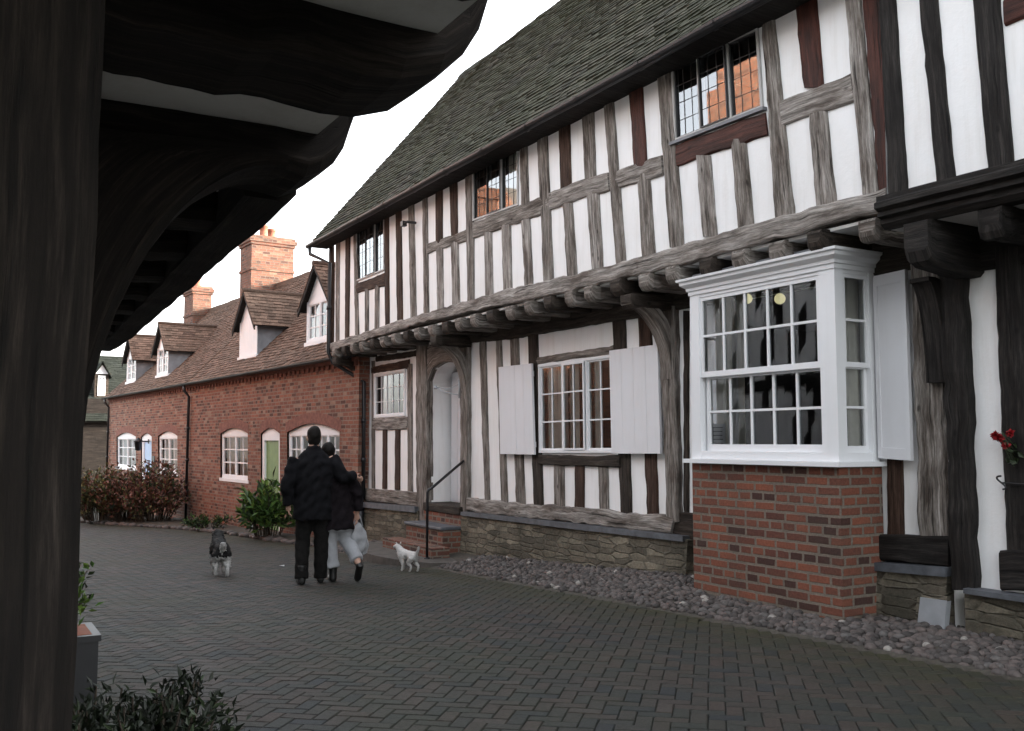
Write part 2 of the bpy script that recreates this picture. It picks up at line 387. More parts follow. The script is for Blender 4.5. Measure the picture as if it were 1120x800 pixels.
def timber_mb(mb, pl, A, B, d0, d1, jit=.0035, ch=.012, seg=.09):
    """one hewn timber between edge polylines A and B (plane coords), from depth d0 to d1"""
    L = max(sum(math.hypot(b[0] - a[0], b[1] - a[1]) for a, b in zip(E, E[1:])) for E in (A, B))
    n = max(2, int(L / seg)); A = resample(A, n); B = resample(B, n)
    o = (R.uniform(0, 40), R.uniform(0, 40)); secs = []
    ja = jb = 0.0
    for (a, b) in zip(A, B):
        ja = ja * .45 + R.uniform(-jit, jit) + (R.uniform(-.012, .0) if R.random() < .03 else 0); jb = jb * .45 + R.uniform(-jit, jit) + (R.uniform(0, .012) if R.random() < .03 else 0); dj = R.uniform(-jit, jit) * .4
        w = Vector((b[0] - a[0], b[1] - a[1])); wl = w.length; w.normalize()
        a2 = (a[0] + w.x * ja, a[1] + w.y * ja); b2 = (b[0] + w.x * jb, b[1] + w.y * jb)
        c = min(ch * R.uniform(.6, 1.6), wl * .25)
        p = lambda q, k, d: pl.w(q[0] + w.x * k, q[1] + w.y * k, d)
        m = ((a2[0] + b2[0]) / 2, (a2[1] + b2[1]) / 2)
        secs.append([p(a2, 0, d0), p(a2, 0, d1 - c + dj), p(a2, c, d1 + dj), p(m, 0, d1 + dj + .003), p(b2, -c, d1 + dj), p(b2, 0, d1 - c + dj), p(b2, 0, d0)])
    mb.loft(secs, True, 0, False, o)
def timber(name, mat, parent, pl, A, B, d0=-.06, d1=0.0, jit=.0035, ch=.012):
    mb = MB(); timber_mb(mb, pl, A, B, d0, d1 + R.uniform(-.0015, .0015), jit, ch); return mb.build(name, mat, parent)
def pt(pl, pts): return [pl.px(*p) for p in pts]
def stud(pl, mat, parent, xl, xr, yt, bl, br, yb, name='stud', d1=0.0, mid=None, jit=.0035, yl=None):
    """a stud by its four photographed corners: top-left xl, top-right xr at height yt; bottom bl, br at yb"""
    yt = yt if isinstance(yt, tuple) else (yt, yt); yb = yb if isinstance(yb, tuple) else (yb, yb)
    A = pt(pl, [(xl, yt[0]), (bl, yb[0])]); B = pt(pl, [(xr, yt[1]), (br, yb[1])])
    return timber(name, mat, parent, pl, A, B, -.06, d1, jit)

def wall(name, mat, parent, pl, outer, holes=(), d=0.0, thick=.0):
    mb = MB()
    if len(holes) > 1:      # cut the wall into strips, one opening in each
        ss = [p[0] for p in outer]; zz = [p[1] for p in outer]; hs = sorted(holes, key=lambda h: min(p[0] for p in h)); cur = min(ss); strips = []
        for i, h in enumerate(hs):
            nxt = (max(p[0] for p in h) + min(p[0] for p in hs[i + 1])) / 2 if i + 1 < len(hs) else max(ss)
            strips.append((cur, nxt, h)); cur = nxt
        z0, z1 = min(zz), max(zz)
    else: strips = None
    def fill(loops):
        flat = [v for l in loops for v in l]; vs = [mb.bm.verts.new(pl.w(v.x, v.y, d)) for v in flat]
        for t in tessellate_polygon(loops):
            try: mb.vface([vs[i] for i in t], [(flat[i].x, flat[i].y) for i in t])
            except ValueError: pass
    if strips:
        for a, b, h in strips: fill([[Vector((a, z0, 0)), Vector((b, z0, 0)), Vector((b, z1, 0)), Vector((a, z1, 0))], [Vector((p[0], p[1], 0)) for p in h]])
        nv = Vector((pl.N[0], pl.N[1], 0))
        for f in mb.bm.faces:
            f.normal_update()
            if f.normal.dot(nv) < 0: f.normal_flip()
        return mb.build(name, mat, parent, recalc=False)
    loops = [[Vector((a, b, 0)) for a, b in outer]] + [[Vector((a, b, 0)) for a, b in h] for h in holes]
    flat = [v for l in loops for v in l]
    vs = [mb.bm.verts.new(pl.w(v.x, v.y, d)) for v in flat]
    for t in tessellate_polygon(loops):
        if len({round(flat[i].x, 6) * 1e6 + round(flat[i].y, 6) for i in t}) < 3: continue
        try: mb.vface([vs[i] for i in t], [(flat[i].x, flat[i].y) for i in t])
        except ValueError: pass
    nv = Vector((pl.N[0], pl.N[1], 0))
    for f in mb.bm.faces:
        f.normal_update()
        if f.normal.dot(nv) < 0: f.normal_flip()
    if thick:
        for l in loops:
            n = len(l)
            for i in range(n):
                a, b = l[i], l[(i + 1) % n]
                mb.face([pl.w(a.x, a.y, d), pl.w(b.x, b.y, d), pl.w(b.x, b.y, d - thick), pl.w(a.x, a.y, d - thick)], [(a.x, a.y), (b.x, b.y), (b.x + thick, b.y), (a.x + thick, a.y)])
    return mb.build(name, mat, parent, recalc=False)

def bil(q, u, v):
    """q = TL,TR,BL,BR ; u right, v down"""
    f = lambda i: (q[0][i] * (1 - u) + q[1][i] * u) * (1 - v) + (q[2][i] * (1 - u) + q[3][i] * u) * v
    return (f(0), f(1))
def rect_bar(mb, pl, q, u0, u1, v0, v1, d0, d1):
    mb.pbox(pl, [bil(q, u0, v1), bil(q, u1, v1), bil(q, u1, v0), bil(q, u0, v0)], d0, d1)
def curtain_mb(mb, pl, q, u0, u1, v0, v1, d, amp=.018, wave=.11):
    W = abs(q[1][0] - q[0][0]); n = max(6, int((u1 - u0) * W / .018))
    top = []; bot = []; ph = R.uniform(0, 6)
    for i in range(n + 1):
        u = u0 + (u1 - u0) * i / n; k = amp * math.sin(ph + (u * W) / wave * 6.28) + R.uniform(-.003, .003)
        top.append(mb.bm.verts.new(pl.w(*bil(q, u, v0), d + k * .6))); bot.append(mb.bm.verts.new(pl.w(*bil(q, u, v1), d + k)))
    for i in range(n): mb.vface([top[i], top[i + 1], bot[i + 1], bot[i]], None, 0, None, True)
def window(pl, q, parent, lights=(0, 1), cols=2, rows=3, fw=.055, bw=.018, mw=.045, d=.0, fmat=None, bmat=None, curtains=(), cmat=None, depth=1.0, sill=None, opened=None, name='window', inner=None, cb=.020):
    """a window part with its glazing bars, glass, recess and curtains as sub-parts; q in plane coords TL,TR,BL,BR"""
    fmat = fmat or PAINT; bmat = bmat or PAINT
    W = abs(q[1][0] - q[0][0]); H = abs(q[0][1] - q[2][1]); fu, fv = fw / W, fw / H
    mb = MB()
    rect_bar(mb, pl, q, 0, 1, 0, fv, d - .07, d); rect_bar(mb, pl, q, 0, 1, 1 - fv, 1, d - .07, d)
    rect_bar(mb, pl, q, 0, fu, fv, 1 - fv, d - .07, d - .002); rect_bar(mb, pl, q, 1 - fu, 1, fv, 1 - fv, d - .07, d - .002)
    for m in lights[1:-1]: rect_bar(mb, pl, q, m - mw / W / 2, m + mw / W / 2, fv, 1 - fv, d - .07, d - .004)
    win = mb.build(name, fmat, parent)
    mb = MB(); edges = [l for l in lights]
    for i in range(len(lights) - 1):
        a = lights[i] + (fu if i == 0 else mw / W / 2); b = lights[i + 1] - (fu if i == len(lights) - 2 else mw / W / 2)
        cw, cv = cb / W, cb / H      # the light's own thin casement border
        e = d - .018 if i != opened else d + .012
        rect_bar(mb, pl, q, a, b, fv, fv + cv, e - .03, e); rect_bar(mb, pl, q, a, b, 1 - fv - cv, 1 - fv, e - .03, e)
        rect_bar(mb, pl, q, a, a + cw, fv + cv, 1 - fv - cv, e - .03, e - .001); rect_bar(mb, pl, q, b - cw, b, fv + cv, 1 - fv - cv, e - .03, e - .001)
        for c in range(1, cols):
            u = a + (b - a) * c / cols; rect_bar(mb, pl, q, u - bw / W / 2, u + bw / W / 2, fv + cv, 1 - fv - cv, e - (.021 if bw < .01 else .028), e - (.012 if bw < .01 else .006))
        for r in range(1, rows):
            v = fv + (1 - 2 * fv) * r / rows; rect_bar(mb, pl, q, a + cw, b - cw, v - bw / H / 2, v + bw / H / 2, e - (.020 if bw < .01 else .026), e - (.0125 if bw < .01 else .007))
    mb.build('glazing_bars', bmat, win)
    mb = MB(); gd = d - .034
    for i in range(len(lights) - 1):      # each light's glass sits very slightly out of true, as old glass does
        a, b = lights[i], lights[i + 1]; a = max(a, fu * .5); b = min(b, 1 - fu * .5); t = R.uniform(-.002, .002); gd = (d - .018 if i != opened else d + .012) - .016
        mb.face([pl.w(*bil(q, a, 1 - fv * .5), gd + t), pl.w(*bil(q, b, 1 - fv * .5), gd - t), pl.w(*bil(q, b, fv * .5), gd - t * .6), pl.w(*bil(q, a, fv * .5), gd + t * .8)], [(0, 0), (1, 0), (1, 1), (0, 1)])
    mb.build('glass', GLASSL if bw < .01 else GLASS, win, recalc=False)
    mb = MB(); h = [bil(q, fu * .3, 1 - fv * .3), bil(q, 1 - fu * .3, 1 - fv * .3), bil(q, 1 - fu * .3, fv * .3), bil(q, fu * .3, fv * .3)]
    f = [pl.w(*p, d - .072) for p in h]; b = [pl.w(*p, d - depth) for p in h]
    mb.face(b)
    for i in range(4): mb.face([f[i], f[(i + 1) % 4], b[(i + 1) % 4], b[i]])
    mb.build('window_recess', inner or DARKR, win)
    for (u0, u1, v0, v1) in curtains:
        mb = MB(); curtain_mb(mb, pl, q, u0, u1, v0, v1, d - .105, .013); mb.build('curtain', cmat or CURT, win)
    if sill:
        mb = MB(); s0 = bil(q, -.03, 1); s1 = bil(q, 1.03, 1)
        mb.pbox(pl, [(s0[0], s0[1] - sill[0]), (s1[0], s1[1] - sill[0]), (s1[0], s1[1] - .001), (s0[0], s0[1] - .001)], d - .07, d + sill[1]); mb.build('sill', sill[2], win)
    return win
def hole(q, inset=.02):
    return [bil(q, inset, 1 - inset), bil(q, 1 - inset, 1 - inset), bil(q, 1 - inset, inset), bil(q, inset, inset)]

def tile_roof(name, mat, parent, E0, E1, R0, R1, gauge=.1, tw=.165, skip=None, sag=0.0, top_cut=None, drop=.0):
    """plain tiles, course by course: eave E0->E1, ridge R0->R1 (E0-R0 same end)"""
    E0, E1, R0, R1 = map(Vector, (E0, E1, R0, R1)); mb = MB()
    along = (E1 - E0); Lw = along.length; a = along.normalized(); up = (R0 - E0); S = up.length; nrm = a.cross(up).normalized()
    if nrm.z < 0: nrm = -nrm
    nc = int(S / gauge)
    for c in range(nc):
        t0 = c / nc; l = E0.lerp(R0, t0); r = E1.lerp(R1, t0); l2 = E0.lerp(R0, min(1, t0 + 1.9 / nc)); r2 = E1.lerp(R1, min(1, t0 + 1.9 / nc))
        w = (r - l).length; nt_ = max(1, int(w / tw)); offs = (.5 if c % 2 else 0)
        for k in range(-1, nt_ + 1):
            f0 = max(0, (k + offs) / nt_); f1 = min(1, (k + 1 + offs) / nt_)
            if f1 - f0 < .002 / max(w, .1): continue
            if skip and skip(l.lerp(r, (f0 + f1) / 2)): continue
            g_ = .0015 / w; f0 += g_; f1 -= g_
            h = R.uniform(.020, .036); slip = R.uniform(-.008, .008); tw_ = R.uniform(-.005, .005)
            sg = lambda f: -sag * math.sin(math.pi * f) * math.sin(math.pi * min(1, t0 + .1)) + .018 * math.sin(f * w * 1.1 + c * .08) * (1 if sag else 0)
            dn = (l - l2).normalized()
            p0 = l.lerp(r, f0) + nrm * (h + sg(f0)) + dn * (slip + tw_); p1 = l.lerp(r, f1) + nrm * (h + R.uniform(-.004, .004) + sg(f1)) + dn * (slip - tw_)
            q1 = l2.lerp(r2, f1) + nrm * sg(f1); q0 = l2.lerp(r2, f0) + nrm * sg(f0)
            th = nrm * .02; cc = R.random()
            mb.face([p0, p1, q1, q0], None, 0, cc)
            mb.face([p0 - th, p1 - th, p1, p0], None, 0, cc * .6)
            mb.face([p0 - th, p0, q0, q0 - th], None, 0, cc * .6); mb.face([p1, p1 - th, q1 - th, q1], None, 0, cc * .6)
    return mb.build(name, mat, parent, recalc=False)

# ------------------------------------------------------------------ the main timber-framed house
XU, XL = 5.78, 6.31
PU, PL = xplane(XU), xplane(XL)
house = thing('timber_framed_house', 'long black and white timbered house with jettied upper floor, bay window and mossy roof', 'house', (6.6, 10.5, .15))
win1 = pt(PU, [(389, 249), (419.5, 234), (389, 308), (419.5, 295.5)])
win2 = pt(PU, [(516.5, 181), (565.6, 159.4), (516.5, 242), (566, 224.4)])
win3 = pt(PU, [(733.4, 73.5), (828, 29), (736.7, 155.3), (833.7, 118)])
YE = 16.25
y_joint = 4.535
wall('upper_wall', PLASTER, house, PU, [(YE, 3.36), (y_joint, 3.36), (y_joint, 5.3), (YE, 5.3)], [hole(win1), hole(win2), hole(win3)], -.022)
window(PU, win1, house, (0, .36, .68, 1), 2, 4, .022, .004, .022, d=.0, bmat=LEADB, depth=1.2, opened=1, cb=.008, fmat=FRAMEG)
window(PU, win2, house, (0, .34, .65, 1), 3, 4, .022, .004, .022, d=.0, bmat=LEADB, depth=1.2, opened=1, cb=.008, fmat=FRAMEG, curtains=((.68, .97, .03, .97),))
window(PU, win3, house, (0, .325, .66, 1), 3, 4, .026, .005, .03, d=.0, bmat=LEADB, depth=1.4, opened=1, cb=.012, fmat=FRAMEG, sill=(.03, .03, LEAD))
# studs of the upper floor: top-left, top-right, y top, bottom-left, bottom-right, y bottom
S = lambda m, *a, **k: stud(PU, m, house, *a, **k)
E_ = lambda x: 268 - .547 * (x - 340) + 4           # the shaded eave line
S(OAKB, 359.6, 362.2, 262, 358.8, 362.2, 380, name='corner_post')
S(OAKM, 366.8, 370.9, 258, 366.6, 370, 377)
S(OAKB, 377.5, 382.3, 252, 376.8, 380.8, 371)
S(OAKM, 385.8, 388.9, 246, 388, 391.8, 367)
S(OAKB, 419.7, 424.3, 229, 420.7, 425, 357)
S(OAKM, 398.8, 402.4, 316, 398.6, 402.2, 364); S(OAKM, 409.6, 414, 312, 409.3, 413.6, 360)
S(OAKB, 432, 437.8, 222, 433.8, 439.7, 354)
S(OAKM, 445.6, 451.6, 214, 448.5, 454.7, 350)
S(OAKM, 461.5, 466.3, 206, 463.4, 468.4, 345, d1=.004)
S(OAKB, 475.3, 483, 198, 476, 483, 266); S(OAK, 476.6, 483.5, 270, 477.5, 484.3, 342)
S(OAKB, 490.7, 499, 189, 492.6, 499.5, 258); S(OAK, 492.6, 500.3, 262, 494, 502.2, 335)
S(OAKM, 508.3, 516, 180, 511, 518, 331, d1=.004)
S(OAKM, 567, 575.4, 148, 569, 577.7, 228)
S(OAK, 528.9, 537, 254, 530.3, 538.3, 325); S(OAK, 548, 557.6, 246, 549.5, 559, 319); S(OAK, 569, 578.6, 236, 573.4, 582, 313)
S(OAKM, 586.3, 597.2, 138, 594, 604.4, 308, d1=.004)
S(OAKB, 610, 622, 126, 612, 624, 213); S(OAKM, 614.5, 625, 222, 619.4, 630.3, 302)
S(OAKM, 635, 648, 112, 639, 651, 202); S(OAK, 640.3, 653.9, 210, 646.7, 658.7, 295)
S(OAKM, 658.7, 669.2, 100, 672.8, 683.8, 290, d1=.004)
S(OAKR, 686, 701, 86, 692.5, 706.6, 182); S(OAKM, 695.6, 709.4, 190, 701.6, 716, 281)
S(OAKM, 716.6, 732.6, 68, 732, 747, 271, d1=.004)
S(OAK, 760.3, 776, 170, 767.7, 783.4, 259); S(OAKM, 798.5, 814.5, 152, 806, 823.5, 250)
S(OAKM, 831.5, 845, 8, 847, 868, 238, d1=.004)
S(OAKR, 867, 891, -8, 878, 900, 96); S(OAK, 882.7, 902.5, 115, 891, 914, 226)
S(OAK, 922, 939, -20, 942.4, 959.4, 213, d1=.004)
S(OAKR, 939.6, 961, -20, 959.8, 972.6, 209, name='corner_post', d1=-.004)
def beam(name, mat, up, lo, d0=-.06, d1=.002, pl=PU, jit=.006): return timber(name, mat, house, pl, pt(pl, up), pt(pl, lo), d0, d1, jit)
beam('rail', OAKM, [(464, 267.4), (505, 253), (517, 246)], [(465, 279), (480, 273), (517, 262)])
beam('rail', OAKM, [(517, 243.5), (566, 225.5), (600.7, 210.6)], [(517, 261), (572, 242), (600, 232)])
beam('rail', OAK, [(596, 212.5), (640, 195), (664, 189)], [(598, 231.5), (640, 215), (666, 209)])
beam('rail', OAK, [(667, 189), (723, 169.5)], [(669, 208.5), (724.5, 191.5)])
beam('window_rail', OAKR, [(735, 159.5), (836, 123)], [(737, 182.5), (839, 148)])
beam('rail', OAK, [(853, 111), (930, 80)], [(855.5, 138), (934, 110)])
beam('window_rail', OAKB, [(388.5, 311), (420, 298.3)], [(390, 320.8), (420.5, 313)])
beam('wall_plate', OAKB, [(358, 250), (962, -82)], [(358, 264), (962, -63)], d1=.006)
beam('bressumer', OAK, [(358, 377), (466, 342.5), (557, 317), (640, 298), (748.5, 267.5), (825, 245.6), (972, 204.5)],
     [(358, 385.5), (472, 350.5), (587, 327), (671, 307.5), (765, 285.5), (836, 266), (972, 229.5)], -.2, .03, jit=.012)
# jetty: joists with hewn rounded noses, plaster soffit between
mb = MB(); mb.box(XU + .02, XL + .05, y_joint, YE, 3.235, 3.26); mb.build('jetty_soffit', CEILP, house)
def joist(mb, x_in, x_out, y, w, z0, z1, drop=0.0, flip=1):
    """joist running along x, nose at x_out"""
    secs = []; o = (R.uniform(0, 30), R.uniform(0, 30)); L = x_out - x_in; h = z1 - z0
    for f, lo, hi, ww in ((0, 0, 1, 1), (.35, 0.02, 1, 1), (.62, .0, 1, 1.0), (.74, .04, 1, 1.04), (.84, -.05, 1, 1.08), (.93, -.02, 1, 1.06), (.98, .2, .98, 1.0), (1.0, .42, .85, .86)):
        x = x_in + L * f; a = y - w / 2 * ww + R.uniform(-.005, .005); b = y + w / 2 * ww + R.uniform(-.005, .005)
        zl = z0 + h * lo; zh = z0 + h * hi; c = .02
        secs.append([(x, a, zh), (x, a, zl + c), (x, a + c, zl), (x, b - c, zl), (x, b, zl + c), (x, b, zh)])
    mb.loft(secs, True, 0, False, o)
yj = 4.72; k = 0
while yj < 16.1:
    mb = MB(); joist(mb, XL + .04, XU - .05 + R.uniform(-.025, .02), yj + R.uniform(-.03, .03), .165 + R.uniform(-.015, .02), 3.09, 3.25); mb.build('joist', [OAKM, OAKD][k % 3 == 1], house)
    yj += .435; k += 1
# ---- lower storey
win4 = pt(PL, [(408.7, 409), (443, 403.5), (409, 457.5), (442.5, 455)])
win5 = pt(PL, [(588.9, 399), (671, 387.5), (589.7, 495.5), (673, 495.5)])
door_q = pt(PL, [(469, 399), (507, 392), (470, 556), (507, 556)])
bay_hole = [(6.68, 1.5), (5.16, 1.5), (5.16, 2.93), (6.68, 2.93)]
arch = [bil(door_q, 0, 1), bil(door_q, 1, 1), bil(door_q, 1, .10), bil(door_q, .88, .04), bil(door_q, .7, .005), bil(door_q, .45, .0), bil(door_q, .22, .02), bil(door_q, .07, .06), bil(door_q, 0, .12)]
wall('lower_wall', PLASTER, house, PL, [(16.28, .7), (4.35, .7), (4.35, 3.2), (16.28, 3.2)], [hole(win4), hole(win5), arch, bay_hole], -.022)
window(PL, win4, house, (0, 1), 5, 3, .04, .012, .04, d=.005, depth=1.0, curtains=((.05, .4, .05, .97),), cmat=NETC)
window(PL, win5, house, (0, .345, .655, 1), 2, 3, .035, .017, .045, d=.008, depth=1.3, opened=1,
       curtains=((.03, .17, .03, .97), (.36, .47, .03, .97), (.19, .29, .03, .97), (.68, .76, .03, .97), (.93, .98, .03, .97)))
Sl = lambda m, *a, **k: stud(PL, m, house, *a, **k)
Sl(OAKM, 391.5, 396.5, 380, 391, 396, 540, name='corner_post', d1=.01); Sl(OAKM, 406, 409, 395, 406, 409.2, 536)
Sl(OAKB, 418, 422.6, 470, 417.8, 422.4, 535); Sl(OAKB, 431.5, 436.8, 470, 431.4, 436.6, 536)
Sl(OAKM, 445, 450, 398, 445.5, 450.5, 538)
Sl(OAKM, 457.7, 469.4, 376, 458.5, 470, 576, name='door_post', d1=.05, jit=.01)
Sl(OAKM, 506.5, 514.5, 372, 506.5, 513.5, 596, name='door_post', d1=.05, jit=.01)
Sl(OAKM, 523.7, 530.5, 372, 529.7, 535, 548); Sl(OAKM, 541.5, 547.6, 369, 547.6, 554.7, 551)
Sl(OAKM, 557, 566, 366, 564, 573.7, 554); Sl(OAKD, 576.6, 587, 360, 583.6, 593.5, 556, d1=.004)
Sl(OAKM, 605, 616, 506, 605.5, 616.5, 560); Sl(OAKB, 628, 638, 508, 628, 638, 562); Sl(OAKM, 653.5, 664, 510, 655, 665, 564)
Sl(OAKD, 668.8, 683, 345, 678.5, 690.5, 567, d1=.004); Sl(OAKB, 696.7, 711, 342, 707, 719.5, 569)
Sl(OAKM, 722.5, 741, 335, 732.5, 745.5, 571, name='main_post', d1=.05, jit=.01)
Sl(OAKD, 746.5, 752.4, 340, 747, 752.4, 572)
Sl(OAKB, 969, 986, 480, 969.5, 987.5, 585)
Sl(OAKM, 1000, 1034, 290, 1008.5, 1043, 586, name='main_post', d1=.05, jit=.012)
beamL = lambda *a, **k: beam(*a, pl=PL, **k)
beamL('lintel', OAKB, [(406, 402), (447, 393)], [(406, 408.5), (447, 403)])
beamL('window_rail', OAK, [(407, 458.5), (446, 456)], [(407, 470.5), (446, 470)], d1=.01)
beamL('lintel', OAKM, [(586, 391), (670.5, 378.5)], [(586, 398.6), (671, 387)])
beamL('window_rail', OAKD, [(590, 497.5), (679, 498.5)], [(590, 508), (679, 512)], d1=.02)
beamL('top_plate', OAKD, [(392, 366), (560, 342), (722, 310), (1012, 252)], [(392, 388), (560, 371), (722, 343), (1012, 292)], d1=.03)
beamL('sill_beam', OAKM, [(391, 533), (459, 539)], [(391, 547), (459, 554)], d1=.05)
beamL('sill_beam', OAK, [(514.5, 545), (560, 549.5), (640, 556), (742, 566)], [(514.5, 559), (560, 565), (640, 572), (738, 584.5)], d1=.06, jit=.014)
timber('sill_block', OAKD, house, PL, [(7.60, .92), (6.77, .92)], [(7.60, .66), (6.77, .66)], -.06, .03)
beamL('sill_beam', OAKK, [(966, 584), (1043, 587)], [(966, 613), (1043, 619)], d1=.06)
beamL('transom', OAKD, [(411, 390), (462, 382)], [(411, 396), (462, 389)])
# door arch head
mb = MB()
ys = [door_q[0][0], door_q[1][0]]; zt = max(door_q[0][1], door_q[1][1])
A = [bil(door_q, u, v) for u, v in ((-.02, -.14), (.25, -.14), (.5, -.14), (.75, -.14), (1.02, -.14))]
B = [bil(door_q, u, v) for u, v in ((0, .12), (.14, .035), (.45, .0), (.8, .02), (1, .10))]
timber_mb(mb, PL, A, B, -.06, .03, .005); mb.build('door_head', OAKM, house)
# open doorway: pale passage and the pale door leaf inside
mb = MB(); fr = [PL.w(*p, -.03) for p in arch]; bk = [PL.w(p[0], p[1], -1.6) for p in arch]
for i in range(len(arch)): mb.face([fr[i], fr[(i + 1) % len(arch)], bk[(i + 1) % len(arch)], bk[i]])
mb.face(bk[::-1]); mb.build('porch_passage', PLASTER, house)
mb = MB(); d0 = door_q[3][0] + .06; mb.box(XL + .35, XL + .39, door_q[2][0] - 1.14, door_q[2][0] - .02, .68, 2.68)
for i in range(5): mb.box(XL + .342, XL + .352, door_q[2][0] - 1.1 + i * .215, door_q[2][0] - 1.1 + i * .215 + .205, .72, 2.64)
dr = mb.build('door', SHUT, house)
# plinths
def plinth(pts_top, pts_bot, name, mat, d0, d1, top=.0):
    mb = MB(); A0_ = pt(PL, pts_top); n = max(3, int(abs(A0_[-1][0] - A0_[0][0]) / .16)); A = resample(A0_, n); B = resample(pt(PL, pts_bot), n)
    v = []
    for a, b in zip(A, B):
        j = R.uniform(-.012, .012)
        v.append([PL.w(a[0], a[1], d0), PL.w(a[0], a[1], d1 + j * .3), PL.w(b[0], b[1] * .5 + a[1] * .5, d1 + .01 + j), PL.w(b[0], b[1] - .25, d1 + .03 + j)])
    for i in range(n):
        for k in range(3):
            q = [v[i][k], v[i + 1][k], v[i + 1][k + 1], v[i][k + 1]]
            mb.face(q, [(p.y, p.z + (p.x * .5 if k == 0 else 0)) for p in q])
    q = v[0]; mb.face(q, [(p.x, p.z) for p in q]); q = v[-1]; mb.face(q, [(p.x, p.z) for p in q])
    return mb.build(name, mat, house)
plinth([(389, 553), (462, 559)], [(389, 594), (462, 606)], 'plinth', RUBBLE, -.1, .08)
plinth([(511, 562), (640, 577), (760, 590)], [(511, 600), (640, 612), (760, 630)], 'plinth', RUBBLE, -.1, .09)
plinth([(963, 622), (1045, 628)], [(963, 672), (1045, 690)], 'plinth', RUBBLE, -.1, .09)
for a, b, c, d_ in (((390, 548), (461, 554), (461, 560.5), (390, 553.5)), ((512, 559.5), (640, 573), (640, 579), (512, 563.5)), ((640, 573), (757, 586), (757, 592), (640, 579)), ((962, 614), (1045, 620), (1045, 630), (962, 623))):
    mb = MB(); q = [PL.px(*p) for p in (d_, c, b, a)]; mb.pbox(PL, q, -.05, .12); mb.build('ledge', SLATEL, house)
# curved jetty brackets (in planes across the wall)
def bracket(pl_x, y, w, z_lo, z_hi, out, mat, parent, name='bracket', n=10, flat=.14):
    """quarter arch from the post at pl_x up to the jetty at pl_x-out"""
    secs = []; o = (R.uniform(0, 20), 0)
    for i in range(n + 1):
        t = i / n; a = t * math.pi / 2
        xi = pl_x - out * (1 - math.cos(a)); zi = z_lo + (z_hi - z_lo) * math.sin(a)      # inner (hollow) edge
        th = flat * (.6 + .7 * math.sin(math.pi * t) ** 2 * .6)
        nx, nz = math.cos(a), math.sin(a)
        px_, pz_ = xi + nx * th, min(zi + nz * th * .9, z_hi + .03)
        j = R.uniform(-.005, .005)
        secs.append([(xi + j, y - w / 2, zi), (xi + j, y + w / 2, zi), (px_, y + w / 2, pz_), (px_, y - w / 2, pz_)])
    mb = MB(); mb.loft(secs, True, 0, False, o); return mb.build(name, mat, parent)
yb = PL.px(510, 440)[0]; bracket(XL - .05, yb, .16, 2.32, 2.98, .5, OAKM, house)
yb = PL.px(733, 400)[0]; bracket(XL - .05, yb, .16, 2.25, 2.98, .5, OAKM, house)
bracket(XL - .03, 16.05, .15, 2.35, 2.98, .46, OAKD, house)
for yb_ in (PL.px(512, 440)[0], PL.px(733, 400)[0], 16.1):
    mb = MB(); joist(mb, XL, XU - .03, yb_, .2, 2.95, 3.085); mb.build('bracket_beam', OAKD, house)
# ---- roof
EX, EZ, RX, RZ = 5.50, 5.16, 8.60, 9.02
Y0, Y1 = 3.9, 16.75
tile_roof('roof', TILEM, house, (EX, Y0, EZ), (EX, Y1, EZ), (RX, Y0, RZ), (RX, Y1 - .05, RZ), .105, .17, sag=.05)
mb = MB(); a = [(EX + .1, Y0, EZ - .03), (EX + .1, Y1 - .05, EZ - .03), (RX, Y1 - .05, RZ - .2), (RX, Y0, RZ - .2)]
mb.face(a); b = [(2 * RX - EX, Y0, EZ), (2 * RX - EX, Y1 - .05, EZ), (RX, Y1 - .05, RZ - .19), (RX, Y0, RZ - .19)]; mb.face(b[::-1]); mb.build('roof_underlay', OAKK, house)
mb = MB(); secs = []
for i in range(60):
    y = Y0 + (Y1 - Y0) * i / 59; j = R.uniform(-.012, .012)
    secs.append([(RX - .15, y, RZ - .19 + j), (RX - .08, y, RZ - .06 + j), (RX, y, RZ - .02 + j), (RX + .08, y, RZ - .06 + j), (RX + .15, y, RZ - .19 + j)])
mb.loft(secs, False); mb.build('ridge_tiles', TILEM, house)
mb = MB(); mb.box(EX - .02, XU + .02, Y0, Y1 - .06, EZ - .035, EZ - .012); mb.build('eave_soffit', OAKK, house)
def gutter(name, parent, P0, P1, r=.058, mat=IRON, out=(-1, 0)):
    mb = MB(); P0, P1 = Vector(P0), Vector(P1); n = max(2, int((P1 - P0).length / .5)); secs = []
    o = Vector((out[0], out[1], 0))
    for i in range(n + 1):
        p = P0.lerp(P1, i / n); p.z += R.uniform(-.004, .004)
        ring = [p + o * (-r * math.cos(t * math.pi / 8)) + Vector((0, 0, -r * math.sin(t * math.pi / 8))) for t in range(9)]
        ring += [p + o * (r * .86 * math.cos(t * math.pi / 8)) + Vector((0, 0, -r * .86 * math.sin(t * math.pi / 8))) for t in range(9)]
        secs.append(ring)
    mb.loft(secs)
    for i in range(0, n + 1, 2):          # joint collars
        p = P0.lerp(P1, i / n); d = (P1 - P0).normalized() * .03
        ring = lambda q, rr: [q + o * (-rr * math.cos(t * math.pi / 8)) + Vector((0, 0, -rr * math.sin(t * math.pi / 8))) for t in range(9)]
        mb.loft([ring(p - d, r + .008), ring(p + d, r + .008)], False)
    return mb.build(name, mat, parent)
gutter('gutter', house, (EX - .03, Y0, EZ + .01), (EX - .03, Y1 + .03, EZ + .01))
